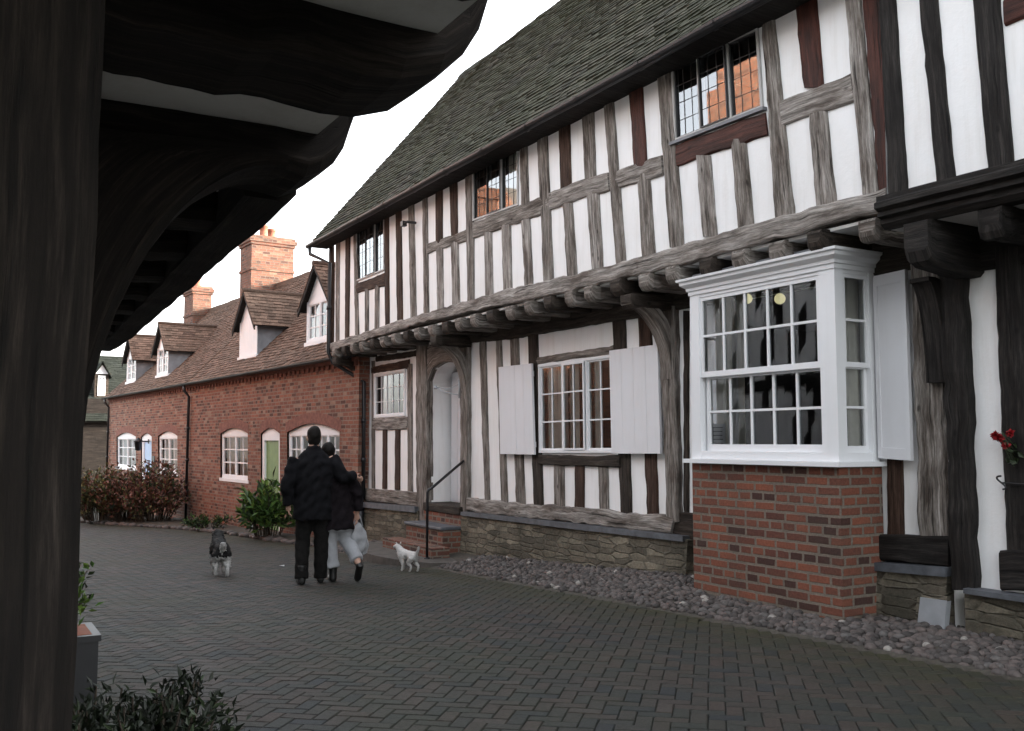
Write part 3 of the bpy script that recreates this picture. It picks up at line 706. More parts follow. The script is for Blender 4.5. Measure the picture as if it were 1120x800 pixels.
# gable end and back so the house is solid from the side
mb = MB()
mb.face([(XU + .03, YE - .01, 3.2), (XU + .03, YE - .01, EZ + .35), (RX, YE - .01, RZ - .1), (2 * RX - XU, YE - .01, EZ + .35), (2 * RX - XU, YE - .01, -.3), (XL + .03, YE - .01, -.3), (XL + .03, YE - .01, 3.2)])
mb.face([(2 * RX - XU, y_joint, 0), (2 * RX - XU, YE, -.3), (2 * RX - XU, YE, EZ + .3), (2 * RX - XU, y_joint, EZ + .3)]); mb.build('rear_wall', PLASTER, house, recalc=False)

# ---- shutters
def shutter(q, d, name='shutter', planks=4):
    mb = MB(); w = 1.0 / planks
    for i in range(planks):
        g_ = .004
        quad = [bil(q, i * w + (g_ if i else 0), 1), bil(q, (i + 1) * w, 1), bil(q, (i + 1) * w, 0), bil(q, i * w + (g_ if i else 0), 0)]
        mb.pbox(PL, quad, d, d + .03 + R.uniform(-.001, .001))
    rect_bar(mb, PL, q, .02, .98, .08, .14, d - .02, d + .004); rect_bar(mb, PL, q, .02, .98, .86, .92, d - .02, d + .004)
    sh = mb.build(name, SHUT, house)
    return sh
shutter(pt(PL, [(549.8, 402), (585.8, 398), (551.7, 496.7), (588.8, 497.4)]), .035)
shutter(pt(PL, [(671.5, 384), (724.4, 377.5), (674, 496.3), (727.6, 496.3)]), .035)
shutter([(6.93, 2.83), (6.74, 2.83), (6.93, 1.52), (6.74, 1.52)], .035, planks=1)
q = [(5.055, 2.92), (4.76, 2.93), (5.055, 1.49), (4.76, 1.475)]
mb = MB(); mb.pbox(PL, [q[2], q[3], q[1], q[0]], .035, .06)
rect_bar(mb, PL, q, 0, .12, 0, 1, .06, .07); rect_bar(mb, PL, q, .86, 1, 0, 1, .06, .07); rect_bar(mb, PL, q, .12, .86, 0, .06, .06, .069); rect_bar(mb, PL, q, .12, .86, .94, 1, .06, .069)
mb.build('shutter', SHUT, house)

# ---- bay window
BX = 5.83; B0, B1 = 5.08, 6.76
PB = xplane(BX); PS = Plane((0, B0), (1.0, 0.0), (0.0, -1.0)); PN = Plane((0, B1), (1.0, 0.0), (0.0, 1.0))
mb = MB(); nz = 14
def brick_wall_quad(a, b, z0, z1, u0):
    a = Vector(a); b = Vector(b); L = (b - a).length
    for i in range(nz):
        za, zb = z0 + (z1 - z0) * i / nz, z0 + (z1 - z0) * (i + 1) / nz
        mb.face([(a.x, a.y, za), (b.x, b.y, za), (b.x, b.y, zb), (a.x, a.y, zb)], [(u0, za), (u0 + L, za), (u0 + L, zb), (u0, zb)])
brick_wall_quad((XL, B1), (BX, B1), .05, 1.425, 10 - .48 - 1.68); brick_wall_quad((BX, B1), (BX, B0), .05, 1.425, 10 - 1.68); brick_wall_quad((BX, B0), (XL, B0), .05, 1.425, 10.0)
mb.build('bay_base', BRICK, house)
bay_sill = MB(); bay_sill.box(BX - .06, XL, B0 - .05, B1 + .06, 1.427, 1.462); bay_sill.build('bay_sill', PAINT, house)
mb = MB()      # posts, bottom rail and head of the bay
mb.box(BX, BX + .10, B0, B0 + .16, 1.463, 2.97); mb.box(BX + .001, BX + .10, B1 - .12, B1, 1.463, 2.97)
mb.box(BX + .004, BX + .09, B0 + .16, B1 - .12, 1.463, 1.535); mb.box(BX + .004, BX + .09, B0 + .16, B1 - .12, 2.925, 2.97)
mb.box(XL - .09, XL - .02, B0 + .001, B0 + .10, 1.463, 2.97); mb.box(XL - .09, XL - .02, B1 - .1, B1 - .001, 1.463, 2.97)
for yy in (B0 + .006, B1 - .076):
    mb.box(BX + .10, XL - .09, yy, yy + .07, 1.463, 1.535); mb.box(BX + .10, XL - .09, yy, yy + .07, 2.925, 2.97)
bayf = mb.build('bay_window', PAINT, house)
def sash(pl, s0, s1, z0, z1, cols, rows, d, st=.04, bot=.045, name='sash'):
    mb = MB(); T = .035
    L = [(s0, z1), (s1, z1), (s0, z0), (s1, z0)]; W = abs(s1 - s0); H = z1 - z0
    rect_bar(mb, pl, L, 0, 1, 0, st / H, d - T, d); rect_bar(mb, pl, L, 0, 1, 1 - bot / H, 1, d - T, d)
    rect_bar(mb, pl, L, 0, st / W, st / H, 1 - bot / H, d - T, d - .001); rect_bar(mb, pl, L, 1 - st / W, 1, st / H, 1 - bot / H, d - T, d - .001)
    for c in range(1, cols):
        u = st / W + (1 - 2 * st / W) * c / cols; rect_bar(mb, pl, L, u - .010 / W, u + .010 / W, st / H, 1 - bot / H, d - T + .004, d - .003)
    for r in range(1, rows):
        v = st / H + (1 - (st + bot) / H) * r / rows; rect_bar(mb, pl, L, st / W, 1 - st / W, v - .010 / H, v + .010 / H, d - T + .006, d - .005)
    mb.build(name, PAINT, bayf)
    mb = MB()
    for c in range(cols):
        for r in range(rows):
            us = [st / W + (1 - 2 * st / W) * (c + e) / cols for e in (0, 1)]; vs_ = [st / H + (1 - (st + bot) / H) * (r + e) / rows for e in (0, 1)]
            t, t2 = R.uniform(-.0016, .0016), R.uniform(-.0016, .0016); e = d - .018
            mb.face([pl.w(*bil(L, us[0], vs_[1]), e + t), pl.w(*bil(L, us[1], vs_[1]), e - t), pl.w(*bil(L, us[1], vs_[0]), e - t2), pl.w(*bil(L, us[0], vs_[0]), e + t2)])
    mb.build('glass', GLASSB, bayf, recalc=False)
sash(PB, B1 - .12, B0 + .16, 2.195, 2.925, 5, 2, -.012, .035, .05)
sash(PB, B1 - .15, B0 + .16, 1.535, 2.215, 5, 2, -.052, .04, .06)
PSw = Plane((0, B0 + .0), (1.0, 0.0), (0.0, -1.0))
sash(PSw, BX + .10, XL - .09, 2.195, 2.925, 1, 2, -.012, .03, .04)
sash(PSw, BX + .10, XL - .09, 1.535, 2.215, 1, 2, -.045, .03, .05)
PNw = Plane((0, B1), (1.0, 0.0), (0.0, 1.0))
sash(PNw, BX + .10, XL - .09, 2.195, 2.925, 1, 2, -.012, .03, .04)
sash(PNw, BX + .10, XL - .09, 1.535, 2.215, 1, 2, -.045, .03, .05)
# cornice: a moulded profile carried round three sides
prof = [(0, 2.955), (.012, 2.955), (.014, 2.99), (.03, 2.995), (.034, 3.02), (.06, 3.035), (.085, 3.05), (.09, 3.075), (.115, 3.085), (.118, 3.105), (0, 3.12)]
mb = MB()
path = [(XL, B1, 0, 1), (BX, B1, -1, 1), (BX, B0, -1, -1), (XL, B0, 0, -1)]
rings = [[(x + nx * e * .78, y + ny * e * .78, z) for e, z in prof] for x, y, nx, ny in path]
mb.loft(rings); mb.build('cornice', PAINT, bayf)
mb = MB(); mb.box(BX + .02, XL, B0 + .02, B1 - .02, 3.09, 3.15); mb.build('bay_roof', LEAD, bayf)
# room behind the bay
mb = MB(); x0, x1, ya, yc, z0, z1 = XL + .03, 9.3, 4.6, 8.2, .9, 2.95
P = lambda x, y, z: (x, y, z)
for f in ([P(x1, ya, z0), P(x1, yc, z0), P(x1, yc, z1), P(x1, ya, z1)], [P(x0, ya, z0), P(x1, ya, z0), P(x1, ya, z1), P(x0, ya, z1)], [P(x0, yc, z0), P(x1, yc, z0), P(x1, yc, z1), P(x0, yc, z1)],
          [P(x0, ya, z0), P(x1, ya, z0), P(x1, yc, z0), P(x0, yc, z0)], [P(x0, ya, z1), P(x1, ya, z1), P(x1, yc, z1), P(x0, yc, z1)]): mb.face(f)
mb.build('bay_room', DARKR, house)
mb = MB(); mb.box(BX + .1, XL, B0 + .08, B1 - .1, 1.44, 1.47); mb.build('window_board', PAINT, bayf)
for (s0, s1) in ((6.64, 6.44), (6.35, 6.27)):
    mb = MB(); curtain_mb(mb, PB, [(s0, 2.93), (s1, 2.93), (s0, 1.5), (s1, 1.5)], 0, 1, 0, 1, -.20); mb.build('curtain', CURT, bayf)
mb = MB(); curtain_mb(mb, PSw, [(BX + .22, 2.93), (XL - .06, 2.93), (BX + .24, 1.5), (XL - .06, 1.5)], 0, 1, 0, 1, -.12); mb.build('curtain', CURT, bayf)

# ------------------------------------------------------------------ right-hand house (darker timbers, deeper jetty)
XR, XRL = 5.74, 6.24
PR, PRL = xplane(XR), xplane(XRL)
rh = thing('dark_timbered_house', 'house on the right with near-black timbers, moulded jetty beam and deep bracket', 'house', (6.6, 2.0, .27))
yR0, yR1 = -9.0, 4.5
wall('upper_wall', PLASTER, rh, PR, [(yR1, 3.3), (yR0, 3.3), (yR0, 6.4), (yR1, 6.4)], (), -.022)
Sr = lambda m, *a, **k: stud(PR, m, rh, *a, **k)
Sr(OAKK, 957, 975, -60, 971, 992.7, 226, name='corner_post'); Sr(OAKK, 998, 1018, -60, 1024, 1045, 210); Sr(OAKK, 1057, 1087, -60, 1080, 1109, 196)
pw = PR.px(1094, 30); pw2 = PR.px(1094, 4)
timber('window_rail', OAKR, rh, PR, [(pw2[0] - .02, pw2[1] + .02), (1.2, pw2[1] + .02)], [(pw2[0] - .02, pw[1]), (1.2, pw[1])], -.06, .0)
yy = 2.1
while yy > yR0: timber('stud', OAKK, rh, PR, [(yy, 6.4), (yy, 3.3)], [(yy - .17, 6.4), (yy - .17, 3.3)], -.06, 0); yy -= .52
qw = [(pw2[0] - .02, 5.5), (1.7, 5.5), (pw2[0] - .02, pw2[1] + .03), (1.7, pw2[1] + .03)]
window(PR, qw, rh, (0, .33, .66, 1), 3, 4, .05, .008, .04, d=.02, bmat=LEADB, depth=.3)
# moulded bressumer
mb = MB(); prof = [(-.1, 3.36), (.10, 3.36), (.10, 3.325), (.125, 3.31), (.125, 3.27), (.085, 3.25), (.095, 3.215), (.06, 3.20), (.06, 3.165), (.02, 3.13), (-.1, 3.13)]
secs = []
for i in range(40):
    y = yR1 + .02 + (yR0 - yR1) * i / 39; j = R.uniform(-.005, .005); secs.append([(XR - e + j, y, z + j) for e, z in prof])
mb.loft(secs, True, 0, False, (3, 4)); mb.build('bressumer', OAKK, rh)
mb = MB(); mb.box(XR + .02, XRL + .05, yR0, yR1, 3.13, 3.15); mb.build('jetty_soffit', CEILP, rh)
yb = 4.22
mb = MB(); secs = []
for x, zl, zh, w in ((XRL + .02, 2.78, 3.14, .2), (XRL - .15, 2.78, 3.14, .2), (XRL - .32, 2.80, 3.14, .2), (XR + .0, 2.82, 3.14, .2), (XR - .05, 2.85, 3.13, .2), (XR - .08, 2.92, 3.12, .19)):
    secs.append([(x, yb - w / 2, zh), (x, yb - w / 2, zl + .03), (x, yb - w / 2 + .03, zl), (x, yb + w / 2 - .03, zl), (x, yb + w / 2, zl + .03), (x, yb + w / 2, zh)])
mb.loft(secs, True, 0, False, (7, 1)); mb.build('bracket_beam', OAKK, rh)
for i in range(12):
    mb = MB(); joist(mb, XRL + .03, XR - .02, 3.72 - i * .5, .17, 2.93, 3.125); mb.build('joist', OAKK, rh)
qd = pt(PRL, [(1092, 300), (1300, 250), (1104, 597), (1320, 610)])
wall('lower_wall', PLASTER, rh, PRL, [(4.46, .6), (yR0, .6), (yR0, 3.14), (4.46, 3.14)], (), -.022)
Srl = lambda m, *a, **k: stud(PRL, m, rh, *a, **k)
Srl(OAKK, 1031, 1058, 285, 1045, 1070, 645, name='main_post', d1=.06, jit=.012)
Srl(OAKK, 1089, 1118, 270, 1103, 1134, 603, name='door_post', d1=.03)
bracket(XRL - .04, PRL.px(1040, 400)[0] + .10, .16, 2.05, 2.78, .15, OAKK, rh)
timber('top_plate', OAKK, rh, PRL, [(4.46, 3.12), (yR0, 3.12)], [(4.46, 2.82), (yR0, 2.82)], -.06, .02)
zs = PRL.px(1090, 600)[1]
timber('sill_beam', OAKK, rh, PRL, [(4.05, zs), (yR0, zs)], [(4.05, zs - .27), (yR0, zs - .25)], -.06, .05, .012)
mb = MB(); mb.pbox(PRL, [(4.28, zs - .32), (yR0, zs - .32), (yR0, zs - .262), (4.28, zs - .285)], -.05, .12); mb.build('ledge', SLATEL, rh)
mb = MB(); mb.box(XRL - .08, XRL + .3, yR0, 4.3, -.1, zs - .321); mb.build('plinth', RUBBLE, rh)
for i in range(7):
    y0 = 3.6 - i * .16
    mb = MB(); mb.box(XRL - .055, XRL - .02, y0 - .155, y0, zs + .02, 2.8, 'wood'); mb.build('door_board', OAKK, rh)
yy = 2.3
while yy > yR0: timber('stud', OAKK, rh, PRL, [(yy, 2.85), (yy, zs)], [(yy - .2, 2.85), (yy - .2, zs)], -.06, 0); yy -= .62
tile_roof('roof', TILEM, rh, (XR - .35, yR0, 6.2), (XR - .35, 4.6, 6.2), (XR + 2.8, yR0, 9.6), (XR + 2.8, 4.6, 9.6), .3, .4)
mb = MB(); mb.face([(XR + .02, yR1 + .02, 3.3), (XR + .02, yR1 + .02, 6.4), (XR + 2.8, yR1 + .02, 9.5), (11.2, yR1 + .02, 6.4), (11.2, yR1 + .02, .2), (XRL + .02, yR1 - .05, .2), (XRL + .02, yR1 - .05, 3.3)])
mb.face([(11.2, yR0, .2), (11.2, yR1, .2), (11.2, yR1, 6.4), (11.2, yR0, 6.4)]); mb.face([(XR + 2.8, yR0, 9.55), (XR + 2.8, yR1, 9.55), (11.2, yR1, 6.4), (11.2, yR0, 6.4)]); mb.build('rear_wall', PLASTER, rh, recalc=False)

# ------------------------------------------------------------------ left house: post, jetty and bracket in the foreground
lh = thing('foreground_jettied_house', 'near house whose dark oak post and overhanging joists frame the left side', 'house', (-.2, 2.0, .3))
LXW, LXE, LZ0, LZ1 = .13, .84, 2.28, 2.50
PLH = Plane((LXW, 0), (0.0, 1.0), (1.0, 0.0))
mb = MB(); secs = []
for i in range(26):
    z = .28 + 2.05 * i / 25; f = i / 25; xr = .110 + .007 * max(0, 1 - f / .62) + .010 * max(0, (f - .62) / .3) + R.uniform(-.002, .002); j = R.uniform(-.003, .003)
    secs.append([(xr - .3, 1.01, z), (xr - .02, 1.0 + j, z), (xr, 1.02 + j, z), (xr + .004, 1.2, z), (xr, 1.33, z), (xr - .3, 1.33, z)])
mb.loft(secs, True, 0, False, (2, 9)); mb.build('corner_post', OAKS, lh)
LEND = 7.4
mb = MB(); mb.box(-3.5, LXW - .04, 1.35, LEND, .25, 6.2); mb.build('rear_wall', PLASTER, lh)
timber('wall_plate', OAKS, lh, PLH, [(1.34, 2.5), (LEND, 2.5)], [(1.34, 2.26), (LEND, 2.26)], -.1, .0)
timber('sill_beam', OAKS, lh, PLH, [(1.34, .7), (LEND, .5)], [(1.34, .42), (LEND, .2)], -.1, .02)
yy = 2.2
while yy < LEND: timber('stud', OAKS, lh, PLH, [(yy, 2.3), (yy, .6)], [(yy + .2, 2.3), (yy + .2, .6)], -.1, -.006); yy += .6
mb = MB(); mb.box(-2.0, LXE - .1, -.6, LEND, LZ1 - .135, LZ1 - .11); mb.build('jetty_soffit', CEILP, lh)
def big_joist(y, w, x_out, z0=LZ0, x_in=-1.6, nose=True, nl=1.0):
    mb = MB(); secs = []; h = LZ1 - z0; o = (R.uniform(0, 20), R.uniform(0, 20))
    prof_ = [(x_in, 0, 1), (0, 0, 1), (x_out - .30 * nl, 0.0, 1), (x_out - .23 * nl, -.03, 1), (x_out - .16 * nl, .0, 1), (x_out - .085 * nl, .13, 1), (x_out - .035 * nl, .34, 1.0), (x_out - .004, .56, 1.02), (x_out + .010, .8, 1.05), (x_out - .004, .93, 1.08)] if nose else [(x_in, 0, 1), (0, 0, 1), (x_out, 0, 1)]
    P_ = []
    for a, b in zip(prof_, prof_[1:]):
        n = max(1, int(abs(b[0] - a[0]) / .045)) if a[0] >= -.1 else 1
        for k in range(n): P_.append(tuple(a[m] + (b[m] - a[m]) * k / n for m in range(3)))
    P_.append(prof_[-1]); js = [0.0] * 4
    for x, lo, hi in P_:
        js = [v * .6 + R.uniform(-.005, .005) for v in js]
        a, b = y - w / 2 + js[0], y + w / 2 + js[1]; zl, zh = z0 + h * lo + js[2], z0 + h * hi; c = min(.028 + js[3], (zh - zl) * .3)
        secs.append([(x, a, zh), (x + R.uniform(-.002, .002), a, zl + c), (x, a + c, zl), (x, (a + b) / 2, zl - .004 + R.uniform(-.003, .003)), (x, b - c, zl), (x + R.uniform(-.002, .002), b, zl + c), (x, b, zh)])
    mb.loft(secs, True, 0, False, o); return mb.build('joist', OAKS, lh)
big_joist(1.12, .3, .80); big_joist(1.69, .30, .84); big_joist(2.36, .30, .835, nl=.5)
yy = 3.0
fx_ = lambda y: min(.975, .80 + .05 * (y - 2.9))
while yy < LEND - .1: big_joist(yy, .24, fx_(yy) - .05, LZ0, -1.6, False); yy += .55
mb = MB(); secs = []; jz = 0.0
for i in range(48):
    y = 2.5 + (LEND - 2.5) * i / 47; x = fx_(y); jz = jz * .7 + R.uniform(-.006, .006)
    secs.append([(x - .14, y, 2.265 + jz), (x - .02, y, 2.262 + jz), (x, y, 2.285 + jz), (x + .004, y, 2.52), (x - .14, y, 2.52)])
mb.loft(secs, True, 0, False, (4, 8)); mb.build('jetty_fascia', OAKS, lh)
# jetty fascia / upper wall above the joist ends
PLU = Plane((LXE - .06, 0), (0.0, 1.0), (1.0, 0.0))
mb = MB(); mb.box(-2.0, LXE - .065, -.6, LEND, LZ1 + .012, 5.2); mb.build('upper_wall', PLASTER, lh)
timber('bressumer', OAKS, lh, PLU, [(-.6, LZ1 + .25), (LEND, LZ1 + .25)], [(-.6, LZ1 + .0), (LEND, LZ1 + .0)], -.12, .03, .01)
timber('wall_plate', OAKB, lh, PLU, [(-.6, 5.2), (LEND, 5.2)], [(-.6, 5.02), (LEND, 5.02)], -.05, .02)
yy = -.6
while yy < LEND - .1: timber('stud', OAKM, lh, PLU, [(yy, 5.1), (yy, LZ1 + .2)], [(yy + .17, 5.1), (yy + .17, LZ1 + .2)], -.05, .005); yy += .47
tile_roof('roof', TILEM, lh, (LXE + .25, -.8, 5.1), (LXE + .25, LEND + .2, 5.1), (-1.9, -.8, 7.6), (-1.9, LEND + .2, 7.6), .25, .35)
mb = MB(); mb.face([(LXE + .2, -.8, 5.08), (LXE + .2, LEND + .2, 5.08), (-1.9, LEND + .2, 7.55), (-1.9, -.8, 7.55)]); mb.face([(-4.6, -.8, 5.0), (-4.6, LEND + .2, 5.0), (-1.9, LEND + .2, 7.55), (-1.9, -.8, 7.55)]); mb.build('roof_underlay', OAKS, lh)
# the arched bracket under the third joist
mb = MB(); secs = []; n = 16; PLb = []
yb, bw_ = 2.30, .24; n = 26; jz = 0.0
for i in range(n + 1):
    t = i / n; a = t * math.pi / 2; jz = jz * .6 + R.uniform(-.004, .004)
    xi = .215 + .455 * (1 - math.cos(a)); zi = 1.40 + (LZ0 - 1.405) * math.sin(a) + jz * .6
    xo = LXW - .05 + (max(0, t - .75) / .25) ** 1.0 * (xi - LXW + .02) * .9; zo = max(min(LZ0 + .01, zi + .5), zi + .012)
    ch_ = .018
    secs.append([(xi + jz, yb - bw_ / 2 + ch_, zi), (xi + jz + .004, yb, zi - .003), (xi + jz, yb + bw_ / 2 - ch_, zi), (xi - .012, yb + bw_ / 2, zi + .02), (xo, yb + bw_ / 2, max(zo, zi + .03)), (xo, yb - bw_ / 2, max(zo, zi + .03)), (xi - .012, yb - bw_ / 2, zi + .02)])
mb.loft(secs, True, 0, False, (5, 5)); mb.build('bracket', OAKS, lh)
mb = MB(); mb.box(-.12, .20, yb - .15, yb + .15, .3, LZ0 + .01, 'wood'); mb.build('main_post', OAKS, lh)
bk = bracket(LXW, LEND - .3, .22, 1.7, LZ0 + .02, -.62, OAKS, lh)

# ------------------------------------------------------------------ brick cottages
D = Vector((-.072, .9974)).normalized(); C0 = (6.1, 15.9); NC = (-D.y, D.x)
PC = Plane(C0, (D.x, D.y), NC)
W_ = lambda s, z, d=0: PC.w(s, z, d)
SPLIT = 10.08; CEND = 19.85; EAVE = 3.12
def cot_q(a, b, c, d): return pt(PC, [a, b, c, d])
cr = thing('brick_cottage', 'red brick cottage with the green door and two tiled dormers, next to the timbered house', 'cottage', W_(5.0, g(20.9)), 'row of brick cottages')
cl = thing('brick_cottage', 'far red brick cottage with the pale blue door behind the russet bushes', 'cottage', W_(15.0, g(30.9)), 'row of brick cottages')
RIDGE_OFF, RIDGE_Z = 3.05, 6.27
def arched(q, rise, n=8):
    """TL,TR,BL,BR -> polygon with a segmental head (plane coords), going BL,BR,TR..arch..TL"""
    P_ = [q[2], q[3], q[1]]
    for i in range(1, n): u = 1 - i / n; b = bil(q, u, 0); P_.append((b[0], b[1] + rise * math.sin(math.pi * u)))
    return P_ + [q[0]]
w_far = cot_q((127.5, 477), (148.5, 475.5), (127.5, 513), (148.5, 514.5)); w_far2 = cot_q((173, 476), (194, 474.5), (173, 516.5), (194, 519))
w_mid = cot_q((241, 473), (271, 471), (241, 524), (271, 526)); w_big = cot_q((314, 470.5), (371.5, 468), (314, 512.3), (371, 512.3))
def level(q, zt, zb): return [(q[0][0], zt), (q[1][0], zt), (q[2][0], zb), (q[3][0], zb)]
w_far = level(w_far, 1.77, .78); w_far2 = level(w_far2, 1.77, .76); w_mid = level(w_mid, 1.80, .76); w_big = level(w_big, 1.80, 1.12)
dg_q = level(cot_q((285.3, 474), (306, 470), (285.3, 580), (306, 580)), 1.78, -.22)
db_q = level(cot_q((154.5, 475), (166, 475), (154.5, 540), (166, 540)), 1.76, -.25)
def cottage_wall(parent, s0, s1, openings):
    wall('wall', BRICKC, parent, PC, [(s0, -1.0), (s1, -1.0), (s1, EAVE), (s0, EAVE)], openings, 0.0)
cottage_wall(cr, -.1, SPLIT, [arched(w_mid, .13), arched(w_big, .16), arched(dg_q, .12)])
cottage_wall(cl, SPLIT, CEND, [arched(w_far, .13), arched(w_far2, .13), arched(db_q, .1)])
def arch_head(parent_win, q, rise, d=-.045):
    mb = MB(); n = 8; top = [bil(q, i / n, 0) for i in range(n + 1)]
    f = [PC.w(p[0], p[1] - .02, d) for p in top]; t_ = [PC.w(p[0], p[1] + rise * math.sin(math.pi * i / n) + .004, d) for i, p in enumerate(top)]
    for i in range(n):
        mb.face([f[i], f[i + 1], t_[i + 1], t_[i]])
        b0, b1 = t_[i] + Vector((-NC[0], -NC[1], 0)) * .1, t_[i + 1] + Vector((-NC[0], -NC[1], 0)) * .1
        mb.face([t_[i], t_[i + 1], b1, b0])
    mb.build('arch_head', PAINT, parent_win)
    # brick-on-edge arch ring, just proud of the wall
    mb = MB()
    m = 26
    W = abs(q[1][0] - q[0][0])
    return
def brick_arch(parent, q, rise):
    mb = MB(); n = max(10, int(abs(q[1][0] - q[0][0]) / .078)); h = .21
    for i in range(n):
        u0, u1 = -.03 + 1.06 * i / n, -.03 + 1.06 * (i + .86) / n
        def P2(u, k):
            b = bil(q, u, 0); s_ = max(0, math.sin(math.pi * min(1, max(0, u)))); return (b[0] + (u - .5) * -.0 , b[1] + rise * s_ + .004 + k)
        quad = [P2(u0, 0), P2(u1, 0), P2(u1, h), P2(u0, h)]
        mb.pbox(PC, quad, -.02, .006 + R.uniform(0, .003))
    mb.build('brick_arch', BRICKA, parent)
BRICKA = mat_simple('arch_brick', (.20, .082, .06), .9, 0, .35, 14, .3)
for par, q, rise, lights, cols, rows in ((cr, w_mid, .13, (0, .5, 1), 2, 3), (cr, w_big, .16, (0, .25, .5, .75, 1), 2, 2), (cl, w_far, .13, (0, .5, 1), 2, 3), (cl, w_far2, .13, (0, .5, 1), 2, 3)):
    wn = window(PC, q, par, lights, cols, rows, .07, .028, .06, d=-.04, depth=.8, curtains=((.04, .36, .03, .97), (.5, .97, .03, .97)) if q is not w_big else ((.03, .22, .03, .97), (.3, .7, .03, .97), (.78, .97, .03, .97)), cmat=NETC, sill=(.07, .05, PAINT))
    arch_head(wn, q, rise); brick_arch(par, q, rise)
def cottage_door(par, q, rise, mat):
    mb = MB(); W = abs(q[1][0] - q[0][0])
    a = [bil(q, 0, 1), bil(q, .12, 1), bil(q, .12, 0), bil(q, 0, 0)]; mb.pbox(PC, a, -.12, -.03)
    a = [bil(q, .88, 1), bil(q, 1, 1), bil(q, 1, 0), bil(q, .88, 0)]; mb.pbox(PC, a, -.12, -.03)
    a = [bil(q, .12, .07), bil(q, .88, .07), bil(q, .88, 0), bil(q, .12, 0)]; mb.pbox(PC, a, -.12, -.031)
    fr_ = mb.build('door_frame', PAINT, par); arch_head(fr_, q, rise, -.04)
    mb = MB()
    for i in range(5):
        u0, u1 = .12 + .76 * i / 5, .12 + .76 * (i + .96) / 5
        mb.pbox(PC, [bil(q, u0, 1), bil(q, u1, 1), bil(q, u1, .07), bil(q, u0, .07)], -.12, -.075)
    dd = mb.build('door', mat, par)
    mb = MB(); h = PC.w(*bil(q, .8, .52), -.06); mb.tube([h, h + Vector((NC[0] * .03, NC[1] * .03, 0))], .018); mb.build('door_handle', IRON, dd)
    brick_arch(par, q, rise)
cottage_door(cr, dg_q, .12, GREEND); cottage_door(cl, db_q, .1, BLUED)
# cottage roofs
def PCw(s, z, off): return PC.w(s, z, -off)
DORM = [(cr, 2.42, 1.30, 'w'), (cr, 6.62, 1.22, 'blank'), (cl, 14.25, 1.25, 'w'), (cl, 18.2, 1.25, 'w')]
slope = (RIDGE_Z - EAVE) / (RIDGE_OFF + .15)
def roof_z(off): return EAVE + (off + .15) * slope
DF, DZT, DAP = .32, 4.46, 5.16         # dormer front set-back, its eave and apex heights
def in_dormer(p):
    v = Vector((p.x - C0[0], p.y - C0[1])); s = v.dot(D); off = -v.dot(Vector(NC))
    for _, c, w, _k in DORM:
        if abs(s - c) < w / 2 - .05 and DF < off and p.z < DZT - .1: return True
    return False
for par, a, b in ((cr, -.05, SPLIT), (cl, SPLIT + .002, CEND + .15)):
    tile_roof('roof', TILEC, par, PCw(a, EAVE, -.15), PCw(b, EAVE, -.15), PCw(a, RIDGE_Z, RIDGE_OFF), PCw(b, RIDGE_Z, RIDGE_OFF), .105, .17, skip=in_dormer, sag=.03)
    mb = MB()
    e0, e1, r0, r1 = PCw(a, EAVE - .03, -.05), PCw(b, EAVE - .03, -.05), PCw(a, RIDGE_Z - .14, RIDGE_OFF), PCw(b, RIDGE_Z - .14, RIDGE_OFF)
    k0, k1 = PCw(a, EAVE, 2 * RIDGE_OFF), PCw(b, EAVE, 2 * RIDGE_OFF)
    mb.face([e0, e1, r1, r0]); mb.face([k0, k1, r1, r0]); mb.build('roof_underlay', OAKK, par, recalc=False)
    mb = MB()
    for s_, w_ in ((a, 1), (b, 1)): mb.face([PCw(s_, -1, 0), PCw(s_, EAVE, 0), PCw(s_, RIDGE_Z - .08, RIDGE_OFF), PCw(s_, EAVE, 2 * RIDGE_OFF), PCw(s_, -1, 2 * RIDGE_OFF)], [(0, -1), (0, EAVE), (3, 6), (6, EAVE), (6, -1)])
    mb.face([PCw(a, -1, 2 * RIDGE_OFF), PCw(b, -1, 2 * RIDGE_OFF), PCw(b, EAVE, 2 * RIDGE_OFF), PCw(a, EAVE, 2 * RIDGE_OFF)], [(a, -1), (b, -1), (b, EAVE), (a, EAVE)]); mb.build('gable_wall', BRICKC, par, recalc=False)
    mb = MB(); secs = []
    for i in range(30):
        s_ = a + (b - a) * i / 29; j = R.uniform(-.012, .012)
        secs.append([PCw(s_, RIDGE_Z - .12 + j, RIDGE_OFF - .14), PCw(s_, RIDGE_Z + .05 + j, RIDGE_OFF - .07), PCw(s_, RIDGE_Z + .07 + j, RIDGE_OFF), PCw(s_, RIDGE_Z + .05 + j, RIDGE_OFF + .07), PCw(s_, RIDGE_Z - .12 + j, RIDGE_OFF + .14)])
    mb.loft(secs, False); mb.build('ridge_tiles', TILEC, par)
    gutter('gutter', par, PCw(a, EAVE + .0, -.2), PCw(b, EAVE + .0, -.2), .055, IRON, NC)
    mb = MB()
    for i in range(int((b - a) / .24)):       # dentil brick course under the eave
        s_ = a + i * .24; mb.pbox(PC, [(s_, EAVE - .17), (s_ + .115, EAVE - .17), (s_ + .115, EAVE - .09), (s_, EAVE - .09)], -.02, .03)
    mb.pbox(PC, [(a + .01, EAVE - .089), (b - .01, EAVE - .089), (b - .01, EAVE - .02), (a + .01, EAVE - .02)], -.02, .05); mb.build('brick_cornice', BRICKA, par)
